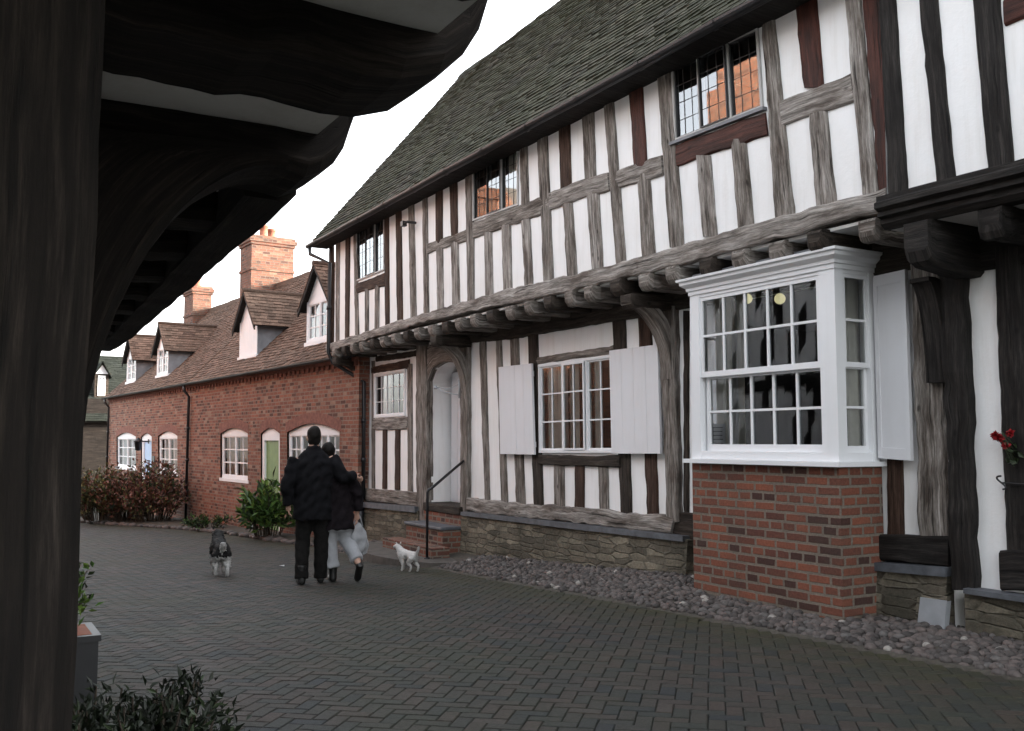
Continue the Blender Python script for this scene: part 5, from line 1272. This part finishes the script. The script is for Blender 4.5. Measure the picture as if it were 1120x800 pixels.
# ------------------------------------------------------------------ plants
def leaf(mb, p, d, n_, L, W, cc, mi=0):
    d = d.normalized(); s_ = d.cross(n_)
    if s_.length < 1e-3: s_ = d.orthogonal()
    s_.normalize(); n2 = s_.cross(d); 
    a = mb.bm.verts.new(p); b = mb.bm.verts.new(p + d * L * .45 + s_ * W * .5 + n2 * L * .05); c = mb.bm.verts.new(p + d * L - n2 * L * .12); e = mb.bm.verts.new(p + d * L * .45 - s_ * W * .5 + n2 * L * .05)
    mb.vface([a, b, c], None, mi, cc); mb.vface([a, c, e], None, mi, cc)
def rv(): 
    while True:
        v = Vector((R.uniform(-1, 1), R.uniform(-1, 1), R.uniform(-1, 1)))
        if .05 < v.length < 1: return v.normalized()
def bush(name, label, cat, base, rad, height, nst, per, L, W, mats, weights, group=None, spread=1.0, lean=(0, 0), z0=0.0):
    """a shrub: branching stems that carry leaves"""
    t = thing(name, label, cat, base, group); base = Vector(base)
    sm = MB(); lm = MB()
    for i in range(nst):
        a = R.uniform(0, 6.283); r_ = math.sqrt(R.random()) * rad[0]; 
        tip = base + Vector((math.cos(a) * r_ * spread + lean[0], math.sin(a) * r_ * spread * rad[1] / rad[0] + lean[1], height * R.uniform(.45, 1.0) * (1 - .35 * (r_ / rad[0]) ** 2)))
        b = base + Vector((math.cos(a) * r_ * .45, math.sin(a) * r_ * .45 * rad[1] / rad[0], z0)); m_ = b.lerp(tip, .5) + Vector((R.uniform(-.05, .05), R.uniform(-.05, .05), height * .08))
        sm.tube([b, m_, tip], [.012, .008, .003], 5, False)
        for k in range(per):
            f = R.uniform(.25, 1.0); p = (b.lerp(m_, f * 2) if f < .5 else m_.lerp(tip, f * 2 - 1)) + rv() * R.uniform(0, .10 * height + .02)
            d = rv() * .9 + (p - base).normalized() * .7 + Vector((0, 0, .25)); mi = R.choices(range(len(mats)), weights)[0]
            leaf(lm, p, d, rv() + Vector((0, 0, .6)), L * R.uniform(.6, 1.25), W * R.uniform(.7, 1.2), R.random(), mi)
    sm.build('stems', BARK, t); lm.build('leaves', mats, t, recalc=False); return t
def at(px_, py_, h=.08): x, y = gp(px_, py_, h); return (x, y, g(y) + h)
bush('laurel_bush', 'glossy green laurel bush in front of the green door', 'bush', at(292, 586), (.62, .5), 1.08, 40, 24, .22, .075, [L_LAUREL, L_DARK, L_LIME], [5, 2.5, 2.2])
for (px_, py_, rx, hh, w, lab) in ((168, 570, 1.0, 1.35, [7, 2, 1.5], 'russet barberry bush before the far cottage, nearest the black downpipe'), (138, 569, .95, 1.25, [6, 3, 2], 'russet barberry bush under the blue door, middle of the hedge'), (110, 569, .9, 1.2, [3, 5, 2.5], 'olive green bush at the far left end of the russet hedge')):
    bush('barberry_bush', lab, 'bush', at(px_, py_), (rx, .8), hh * 1.22, 90, 52, .11, .055, [L_RED, L_OLIVE, L_DARK], w, 'bushes before the far cottage')
bush('border_plant', 'low green border plant at the foot of the cottage wall by the downpipe', 'plant', at(228, 577), (.6, .3), .28, 30, 22, .10, .03, [L_LAUREL, L_DARK], [2, 3])
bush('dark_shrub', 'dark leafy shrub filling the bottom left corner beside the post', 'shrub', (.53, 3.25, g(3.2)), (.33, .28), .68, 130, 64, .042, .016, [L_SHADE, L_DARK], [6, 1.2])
bush('climbing_plant', 'bright leafy plant peeping out from behind the foreground post', 'plant', (.52, 5.9, g(5.9) + .31), (.19, .17), .58, 30, 40, .06, .026, [L_LIME, L_LAUREL, L_DARK], [3, 3, 2])
pl_ = thing('planter_box', 'square grey planter box standing beside the foreground post', 'planter', (.55, 5.9, g(5.9)))
mb = MB(); x0, x1, y0, y1, z0, z1 = .36, .73, 5.7, 6.1, g(5.9), g(5.9) + .35
for (a, b, c, d) in ((x0, x0 + .025, y0, y1), (x1 - .025, x1, y0, y1), (x0 + .025, x1 - .025, y0 + .001, y0 + .025), (x0 + .025, x1 - .025, y1 - .025, y1 - .001)): mb.hexa([(a, c, z0), (b, c, z0), (b, d, z0), (a, d, z0), (a, c, z1), (b, c, z1), (b, d, z1), (a, d, z1)])
mb.build('box', GREYPOT, pl_); mb = MB(); mb.box(x0 - .01, x1 + .012, y0 - .012, y1 + .012, z1 - .03, z1 + .004); 
mb.build('rim', GREYPOT, pl_); mb = MB(); mb.box(x0 + .03, x1 - .03, y0 + .03, y1 - .03, z1 - .05, z1 + .006); mb.build('soil', TERRA, pl_)
# moss and weeds along joints near the left, leaves on the paving
c = PRL.w(*PRL.px(1106, 478), .09)
fl = thing('red_flowers', 'small cluster of red blooms hanging against the dark post at the right edge', 'flowers', c)
mb = MB()
for i in range(5):
    o = c + Vector((R.uniform(-.04, .02), R.uniform(-.08, .06), R.uniform(-.06, .07)))
    for k in range(26): leaf(mb, o, rv(), rv(), .035, .03, R.random())
    mb.build('bloom', PETAL, fl, recalc=False); mb = MB()
mb = MB()
for i in range(6): mb.tube([c + Vector((.03, -.05, -.05 - .03 * i)), c + Vector((0, R.uniform(-.05, .05), R.uniform(-.02, .04)))], .003, 5)
for k in range(14): leaf(mb, c + Vector((.02, R.uniform(-.1, .02), R.uniform(-.2, -.03))), rv(), rv(), .06, .04, .4)
mb.build('stems', L_DARK, fl, recalc=False)
def fallen_leaf(px_, py_, s_, label, mat):
    x, y = gp(px_, py_); mb = MB(); leaf(mb, Vector((x, y, g(y) + .006)), Vector((R.uniform(-1, 1), R.uniform(-1, 1), .1)), Vector((0, 0, 1)), s_, s_ * .7, .9); 
    bmesh.ops.solidify(mb.bm, geom=mb.bm.faces[:], thickness=.003)
    tag(mb.build('paper_scrap', mat, None), label, 'litter')
fallen_leaf(311, 620, .11, 'white paper scrap lying on the paving left of the walking couple', PAPER)

# ------------------------------------------------------------------ people and dogs
def skin_mesh(verts, edges, radii, sub=2):
    me = bpy.data.meshes.new('tmp'); me.from_pydata(verts, edges, []); ob = bpy.data.objects.new('tmp', me); COL.objects.link(ob)
    sk = ob.modifiers.new('s', 'SKIN'); sk.use_smooth_shade = True
    if not me.skin_vertices: me.attributes
    for i, r_ in enumerate(radii):
        v = me.skin_vertices[0].data[i]; v.radius = r_ if isinstance(r_, tuple) else (r_, r_); v.use_root = (i == 0)
    ss = ob.modifiers.new('u', 'SUBSURF'); ss.levels = sub; ss.render_levels = sub
    dgp = bpy.context.evaluated_depsgraph_get(); dgp.update()
    out = bpy.data.meshes.new_from_object(ob.evaluated_get(dgp)); bpy.data.objects.remove(ob); bpy.data.meshes.remove(me)
    for p in out.polygons: p.use_smooth = True
    return out
def chain(groups):
    """groups: list of chains [(name or None, (x,y,z), radius)...]; a repeated name joins to the earlier vertex"""
    V_, E_2, Rr, idx = [], [], [], {}
    for ch in groups:
        prev = None
        for nm, co, r_ in ch:
            if nm in idx and co is None: i = idx[nm]
            else:
                i = len(V_); V_.append(co); Rr.append(r_)
                if nm: idx[nm] = i
            if prev is not None: E_2.append((prev, i))
            prev = i
    return V_, E_2, Rr
def put(mesh, name, mats, parent, xf):
    mesh.transform(xf); mesh.transform(Matrix.Translation(-parent.location if parent else Vector((0, 0, 0))))
    mesh.name = name
    mesh.materials.clear()
    for m in (mats if isinstance(mats, list) else [mats]): mesh.materials.append(m)
    ob = bpy.data.objects.new(name, mesh); COL.objects.link(ob); ob.parent = parent; return ob
def merge(meshes):
    bm = bmesh.new()
    for m in meshes: bm.from_mesh(m); bpy.data.meshes.remove(m)
    me = bpy.data.meshes.new('m'); bm.to_mesh(me); bm.free()
    for p in me.polygons: p.use_smooth = True
    return me
def ellip(c, r, rot=None, seg=20):
    bm = bmesh.new(); bmesh.ops.create_uvsphere(bm, u_segments=seg, v_segments=seg // 2 + 2, radius=1.0)
    for v in bm.verts:
        p = Vector((v.co.x * r[0], v.co.y * r[1], v.co.z * r[2]))
        if rot: p = rot @ p
        v.co = p + Vector(c)
    me = bpy.data.meshes.new('e'); bm.to_mesh(me); bm.free()
    for p in me.polygons: p.use_smooth = True
    return me
def hand_chains(wr, d, out, curl):
    """palm and five fingers, from wrist point wr going along d; out = palm width axis; curl = axis the fingers bend to"""
    wr, d, out, curl = map(lambda v: Vector(v), (wr, d, out, curl)); d.normalize(); out.normalize(); curl.normalize()
    ch = [[('w', tuple(wr), .026), ('p', tuple(wr + d * .05), (.036, .018)), ('q', tuple(wr + d * .09), (.038, .016))]]
    for k, L in enumerate((.062, .075, .07, .055)):
        b = wr + d * .085 + out * (.028 - .019 * k); ch.append([(None, tuple(b), .010), (None, tuple(b + d * L * .45 + curl * .008), .009), (None, tuple(b + d * L * .75 + curl * .026), .008), (None, tuple(b + d * L * .9 + curl * .045), .007)])
    b = wr + d * .035 + out * .03; ch.append([(None, tuple(b), .012), (None, tuple(b + out * .022 + d * .03 + curl * .008), .010), (None, tuple(b + out * .024 + d * .058 + curl * .02), .008)])
    return ch
def hand_mesh(*a):
    ms = []
    for c in hand_chains(*a): ms.append(skin_mesh(*chain([c]), 1))
    return merge(ms)
def head_meshes(c, tilt, s_=1.0):
    """head seen from behind: skull, face, ears, nose, neck handled by body. local +y = facing direction"""
    rot = Matrix.Rotation(tilt, 3, 'X')
    def T(p): return Vector(c) + rot @ (Vector(p) * s_)
    ms = [ellip(T((0, 0, 0)), (.076 * s_, .096 * s_, .118 * s_), rot), ellip(T((0, .032, -.055)), (.058 * s_, .062 * s_, .062 * s_), rot)]
    ms.append(ellip(T((0, .098, -.012)), (.012 * s_, .02 * s_, .024 * s_), rot, 10))
    for sx in (-1, 1):
        ms.append(ellip(T((sx * .079, -.004, -.012)), (.010 * s_, .02 * s_, .032 * s_), rot, 10))
        ms.append(ellip(T((sx * .03, .086, .012)), (.014 * s_, .01 * s_, .009 * s_), rot, 8))
    ms.append(ellip(T((0, .09, -.06)), (.024 * s_, .01 * s_, .007 * s_), rot, 8))
    return ms, T, rot

def limb(pts, rad, n=14):
    mb = MB(); mb.tube(pts, rad, n); me = bpy.data.meshes.new('l'); bmesh.ops.recalc_face_normals(mb.bm, faces=mb.bm.faces); mb.bm.to_mesh(me); mb.bm.free(); return me
def trunk(rings, n=22, folds=0.0):
    """rings: (x, y, z, half width, half depth)"""
    mb = MB(); ph = R.uniform(0, 6)
    mb.loft([[(x + rx * math.copysign(abs(math.cos(k / n * 6.2832)) ** .82, math.cos(k / n * 6.2832)) * (1 + folds * math.sin(k / n * 6.2832 * 5 + z * 9 + ph)),
               y + ry * math.copysign(abs(math.sin(k / n * 6.2832)) ** .82, math.sin(k / n * 6.2832)) * (1 + folds * math.sin(k / n * 6.2832 * 7 - z * 7 + ph)), z + folds * .3 * math.sin(k + ph)) for k in range(n)] for x, y, z, rx, ry in rings])
    bmesh.ops.recalc_face_normals(mb.bm, faces=mb.bm.faces)
    me = bpy.data.meshes.new('t'); mb.bm.to_mesh(me); mb.bm.free(); return me
def fuse(parts, voxel=.012, smooth=4, crease=0.0):
    """one continuous surface out of overlapping pieces"""
    me = merge(parts); ob = bpy.data.objects.new('tmp', me); COL.objects.link(ob)
    m = ob.modifiers.new('r', 'REMESH'); m.mode = 'VOXEL'; m.voxel_size = voxel; m.use_smooth_shade = True
    if smooth: k = ob.modifiers.new('s', 'SMOOTH'); k.factor = .5; k.iterations = smooth
    dgp = bpy.context.evaluated_depsgraph_get(); dgp.update(); out = bpy.data.meshes.new_from_object(ob.evaluated_get(dgp))
    bpy.data.objects.remove(ob); bpy.data.meshes.remove(me)
    if crease:
        p1, p2 = R.uniform(0, 6), R.uniform(0, 6)
        for v in out.vertices:
            c = v.co; k = math.sin(c.z * 38 + 9 * math.sin(c.x * 6 + p1) + p2) * math.sin(c.x * 17 + c.y * 13 + c.z * 11 + p1); v.co = c + v.normal * (crease * k)
    for p in out.polygons: p.use_smooth = True
    return out
def person_frame(px_, py_, yaw): x, y = gp(px_, py_); return Vector((x, y, g(y))), Matrix.Translation((x, y, g(y))) @ Matrix.Rotation(-yaw, 4, 'Z')
def shoe(c, yaw=0, pitch=0, s_=1.0, shaft=.10):
    rot = Matrix.Rotation(yaw, 3, 'Z') @ Matrix.Rotation(pitch, 3, 'X'); c = Vector(c); P_ = lambda *v: c + rot @ (Vector(v) * s_)
    return fuse([limb([P_(0, -.075, .04), P_(0, -.02, .045), P_(0, .06, .045), P_(0, .14, .036), P_(0, .185, .03)], [.034, .042, .042, .045, .026]),
                 limb([P_(0, -.035, .035), P_(0, -.03, .12), P_(0, -.028, .12 + shaft)], [.045, .046, .054])], .008, 2)
# --- man
base, XF = person_frame(341, 639, .22)
man = thing('person', 'tall man in black jacket walking away with an arm round his companion', 'person', base)
hm, T, rot = head_meshes((.0, .03, 1.655), .12)
put(fuse([trunk([(0, 0, .86, .15, .10), (0, 0, 1.1, .15, .10), (0, -.01, 1.34, .18, .11), (0, 0, 1.46, .09, .07), (0, .01, 1.52, .06, .06), (0, .02, 1.6, .056, .058)]),
          limb([(-.095, 0, .92), (-.11, .06, .5), (-.115, 0, .3), (-.12, -.05, .08)], [.09, .062, .055, .036]), limb([(.095, 0, .92), (.10, .02, .5), (.10, .03, .3), (.10, .05, .08)], [.09, .062, .055, .036]),
          limb([(-.17, -.01, 1.41), (-.28, -.04, 1.12), (-.27, .03, .88)], [.055, .042, .028]), limb([(.17, -.01, 1.41), (.33, -.10, 1.20), (.46, -.10, 1.20)], [.055, .042, .028])] + hm +
         [hand_mesh((-.27, .035, .90), (.03, .1, -1), (.0, 1, .1), (1, 0, 0)), hand_mesh((.45, -.10, 1.20), (.85, .5, -.25), (0, -.3, 1), (-.4, 1, 0))], .0065, 2), 'body', SKIN, man, XF)
put(fuse([trunk([(0, 0, .80, .175, .125), (0, 0, .92, .17, .125), (0, 0, 1.02, .16, .12)]),
          limb([(-.088, 0, .88), (-.105, .045, .5), (-.115, -.01, .26), (-.12, -.05, .07)], [.105, .086, .078, .075]), limb([(.088, 0, .88), (.10, .02, .5), (.10, .03, .26), (.10, .05, .06)], [.105, .086, .078, .075])], .012, 4, .005), 'trousers', JEANS, man, XF)
put(fuse([trunk([(0, 0, .72, .215, .165), (0, 0, .84, .218, .168), (0, -.005, 1.0, .205, .155), (0, -.015, 1.2, .215, .155), (0, -.02, 1.36, .225, .135), (0, -.015, 1.45, .16, .10), (0, -.0, 1.51, .085, .08), (0, .01, 1.555, .078, .078)], folds=.02),
          limb([(-.19, -.01, 1.40), (-.245, -.03, 1.27), (-.30, -.045, 1.11), (-.285, .0, .98), (-.27, .03, .90)], [.088, .084, .074, .066, .058]),
          limb([(.19, -.01, 1.40), (.26, -.06, 1.30), (.33, -.11, 1.20), (.40, -.115, 1.20), (.46, -.105, 1.20)], [.088, .084, .076, .068, .058])], .012, 4, .011), 'jacket', COATM, man, XF)
put(fuse([ellip(T((0, -.022, .032)), (.082, .092, .098), rot), ellip(T((0, -.052, -.035)), (.07, .05, .07), rot)], .009, 1, .004), 'hair', HAIRD, man, XF)
put(shoe((-.12, -.03, 0), .05), 'shoe', BOOT, man, XF); put(shoe((.10, .07, 0), -.05), 'shoe', BOOT, man, XF)
# --- woman
base, XF = person_frame(364, 637, .22)
wo = thing('person', 'shorter woman in dark coat and pale trousers, one boot lifted, beside the man', 'person', base)
hm, T, rot = head_meshes((-.075, .04, 1.475), .15, .95)
put(fuse([trunk([(.03, 0, .76, .13, .095), (.02, 0, 1.0, .125, .09), (0, -.01, 1.18, .15, .095), (-.03, 0, 1.28, .07, .06), (-.05, .01, 1.34, .05, .05), (-.065, .025, 1.42, .046, .048)]),
          limb([(-.05, 0, .8), (-.05, .045, .46), (-.02, .02, .28), (0, 0, .08)], [.082, .056, .05, .034]), limb([(.11, 0, .8), (.16, .06, .46), (.22, -.14, .33), (.26, -.27, .21)], [.082, .056, .05, .034]),
          limb([(.14, -.01, 1.23), (.25, -.04, .99), (.27, .02, .77)], [.045, .036, .025]), limb([(-.14, -.01, 1.23), (-.23, .04, 1.02), (-.26, .14, .92)], [.045, .036, .025])] + hm +
         [hand_mesh((.27, .02, .78), (.03, .08, -1), (0, 1, .1), (-1, 0, 0)), hand_mesh((-.26, .14, .92), (-.5, .8, -.2), (0, .2, 1), (-1, 0, 0))], .0065, 2), 'body', SKIN, wo, XF)
put(fuse([trunk([(.03, 0, .60, .205, .165), (.03, 0, .72, .20, .16), (.025, 0, .88, .178, .145), (.015, -.01, 1.04, .165, .13), (0, -.015, 1.19, .178, .12), (-.02, -.01, 1.27, .12, .09), (-.045, 0, 1.33, .075, .072), (-.055, .01, 1.375, .07, .07)], folds=.02),
          limb([(.155, -.015, 1.23), (.22, -.035, 1.12), (.262, -.045, .99), (.275, 0, .81)], [.074, .07, .062, .054]), limb([(-.145, -.015, 1.23), (-.24, .03, 1.02), (-.262, .12, .93)], [.07, .06, .05])], .012, 4, .010), 'coat', COATW, wo, XF)
put(fuse([trunk([(.03, 0, .58, .165, .13), (.03, 0, .7, .165, .13), (.03, 0, .8, .15, .12)]),
          limb([(-.045, 0, .68), (-.045, .04, .46), (-.02, .02, .28), (-.005, .0, .16)], [.10, .088, .082, .08]), limb([(.105, 0, .68), (.155, .05, .47), (.21, -.10, .355), (.245, -.21, .26)], [.10, .088, .08, .074])], .012, 4, .006), 'trousers', PALEC, wo, XF)
put(fuse([ellip(T((0, -.02, .035)), (.084, .093, .094), rot), ellip(T((0, -.055, -.06)), (.08, .055, .11), rot)], .009, 1, .005), 'hair', HAIRD, wo, XF)
put(fuse([limb([(.06, .05, 1.345), (.045, -.05, 1.335), (-.05, -.085, 1.35), (-.135, -.03, 1.355), (-.13, .06, 1.345)], [.03, .034, .036, .034, .03])], .009, 2, .004), 'scarf', MAROON, wo, XF)
put(shoe((.0, .03, .0), .0, .0, .92, .15), 'boot', BOOT, wo, XF); put(shoe((.265, -.285, .15), .1, -.95, .92, .15), 'boot', BOOT, wo, XF)
# carried bag
hnd = XF @ Vector((.285, .05, .66)); bagp = Vector((hnd.x, hnd.y, hnd.z))
bg = thing('carrier_bag', 'crumpled pale carrier bag hanging from the woman\'s right hand', 'bag', bagp)
bag_me = fuse([trunk([(0, 0, -.36, .07, .03), (.01, 0, -.33, .135, .05), (.015, 0, -.24, .15, .062), (.0, 0, -.13, .125, .05), (-.01, 0, -.05, .06, .03), (0, 0, .0, .03, .02)], 30, .09)], .009, 1, .010)
put(bag_me, 'sack', PALEC, bg, Matrix.Translation(bagp) @ Matrix.Rotation(.4, 4, 'Z'))
mb = MB()
for s_ in (-.03, .03): mb.tube([bagp + Vector((s_ * 2.2, s_ * .3, -.04)), bagp + Vector((s_ * 1.0, 0, .06)), bagp + Vector((0, 0, .12)), bagp + Vector((0, 0, .13))], .007, 6)
mb.build('handle', PALEC, bg)

# --- dogs: local +y = head direction, metres at scale 1 for a 0.5 m tall terrier
def make_dog(label, px_, py_, yaw, s_, patches, shaggy, tail_up, base_mat, patch_mat):
    x, y = gp(px_, py_); base = Vector((x, y, g(y))); XF = Matrix.Translation(base) @ Matrix.Rotation(-yaw, 4, 'Z') @ Matrix.Scale(s_, 4)
    t = thing('dog', label, 'dog', base)
    body = chain([[('rump', (0, -.22, .37), (.085, .095)), (None, (0, -.08, .37), (.085, .09)), ('sh', (0, .12, .375), (.095, .115)), ('nk', (0, .23, .46), (.065, .07)), ('hd', (0, .30, .54), (.068, .066)), (None, (0, .38, .525), (.04, .038)), (None, (0, .43, .515), (.026, .024))],
                  [('rump', None, 0), (None, (0, -.30, .42), .028), (None, (0, -.36, .42 + .1 * tail_up), .020), (None, (0, -.37, .42 + .19 * tail_up), .010)]] +
                 [[('rump', None, 0), (None, (sx * .065, -.21, .30), .062), (None, (sx * .068, -.15 + k, .215), .040), (None, (sx * .068, -.25 + k, .12), .023), (None, (sx * .068, -.225 + k, .03), .021), (None, (sx * .068, -.19 + k, .018), (.024, .016))] for sx, k in ((-1, .05), (1, -.05))] +
                 [[('sh', None, 0), (None, (sx * .07, .12, .29), .045), (None, (sx * .068, .10 + k, .17), .028), (None, (sx * .068, .12 + k, .04), .021), (None, (sx * .068, .15 + k, .018), (.024, .016))] for sx, k in ((-1, -.04), (1, .05))])
    me = skin_mesh(*body, 3)
    for v in me.vertices:
        k = shaggy * (R.random() ** 2) * (1 if v.co.z > .14 else .3); v.co += v.normal * k + Vector((0, 0, -k * .4))
    idx = [1 if patches(p.center) else 0 for p in me.polygons]
    put(me, 'body', [base_mat, patch_mat], t, XF)
    for p, i in zip(me.polygons, idx): p.material_index = i
    for sx in (-1, 1):
        b = MB(); c = Vector((sx * .045, .275, .595)); b.loft([[XF @ (c + Vector((sx * .0, -.02, 0))), XF @ (c + Vector((sx * .03, -.005, 0))), XF @ (c + Vector((sx * .01, .025, 0)))], [XF @ (c + Vector((sx * .025, -.005, .045))), XF @ (c + Vector((sx * .035, .0, .04))), XF @ (c + Vector((sx * .03, .012, .04)))], [XF @ (c + Vector((sx * .05, .02, .015))), XF @ (c + Vector((sx * .052, .022, .012))), XF @ (c + Vector((sx * .05, .026, .012)))]])
        b.build('ear', patch_mat, t)
        put(ellip((sx * .028, .355, .55), (.009, .009, .009), None, 8), 'eye', BOOT, t, XF)
    put(ellip((0, .452, .515), (.013, .011, .011), None, 8), 'nose', BOOT, t, XF)
    return t
make_dog('black and white terrier trotting on the paving left of the couple', 240, 629, .12, .92, lambda c: c.z > .27 and not (c.y < -.31), .035, .25, FURW, FURB)
make_dog('small white dog standing by the doorsteps right of the couple', 445, 625, -.35, .56, lambda c: False, .02, .8, FURW, FURW)

# ------------------------------------------------------------------ light, sky, camera
SUN_EL, SUN_AZ = math.radians(13), math.atan2(.92, -.40)       # azimuth from +y towards +x
w = bpy.data.worlds.new('World'); sc.world = w; w.use_nodes = True; nt = w.node_tree
bg_ = nt.nodes['Background']; sky = nt.nodes.new('ShaderNodeTexSky'); sky.sky_type = 'NISHITA'; sky.sun_disc = False
sky.sun_elevation = SUN_EL; sky.sun_rotation = SUN_AZ; sky.air_density = 1.0; sky.dust_density = 3.0; sky.ozone_density = .6
hs = nt.nodes.new('ShaderNodeHueSaturation'); hs.inputs['Saturation'].default_value = .22; nt.links.new(sky.outputs[0], hs.inputs['Color'])
nt.links.new(hs.outputs[0], bg_.inputs[0]); bg_.inputs[1].default_value = .15
sl = bpy.data.lights.new('sun', 'SUN'); sl.energy = 2.2; sl.angle = math.radians(.5); sl.color = (1, .86, .68)
so = bpy.data.objects.new('sun', sl); COL.objects.link(so)
sd = Vector((math.sin(SUN_AZ) * math.cos(SUN_EL), math.cos(SUN_AZ) * math.cos(SUN_EL), math.sin(SUN_EL)))
so.rotation_euler = sd.to_track_quat('Z', 'Y').to_euler(); so.location = sd * 50
cd = bpy.data.cameras.new('camera'); cam = bpy.data.objects.new('camera', cd); COL.objects.link(cam); sc.camera = cam
cam.location = (0, 0, EYE); cam.rotation_euler = (math.pi / 2 + PIT, 0, -YAW)
cd.sensor_width = 36; cd.lens = 36 * F / 1120; cd.clip_start = .05; cd.clip_end = 2000
sc.view_settings.view_transform = 'Standard'; sc.view_settings.look = 'None'; sc.view_settings.gamma = 1.0; sc.view_settings.use_curve_mapping = False
sc.view_settings.exposure = 3.08
sc.render.engine = 'CYCLES'
sc.cycles.max_bounces = 8; sc.cycles.diffuse_bounces = 4; sc.cycles.transparent_max_bounces = 12; sc.cycles.use_denoising = True
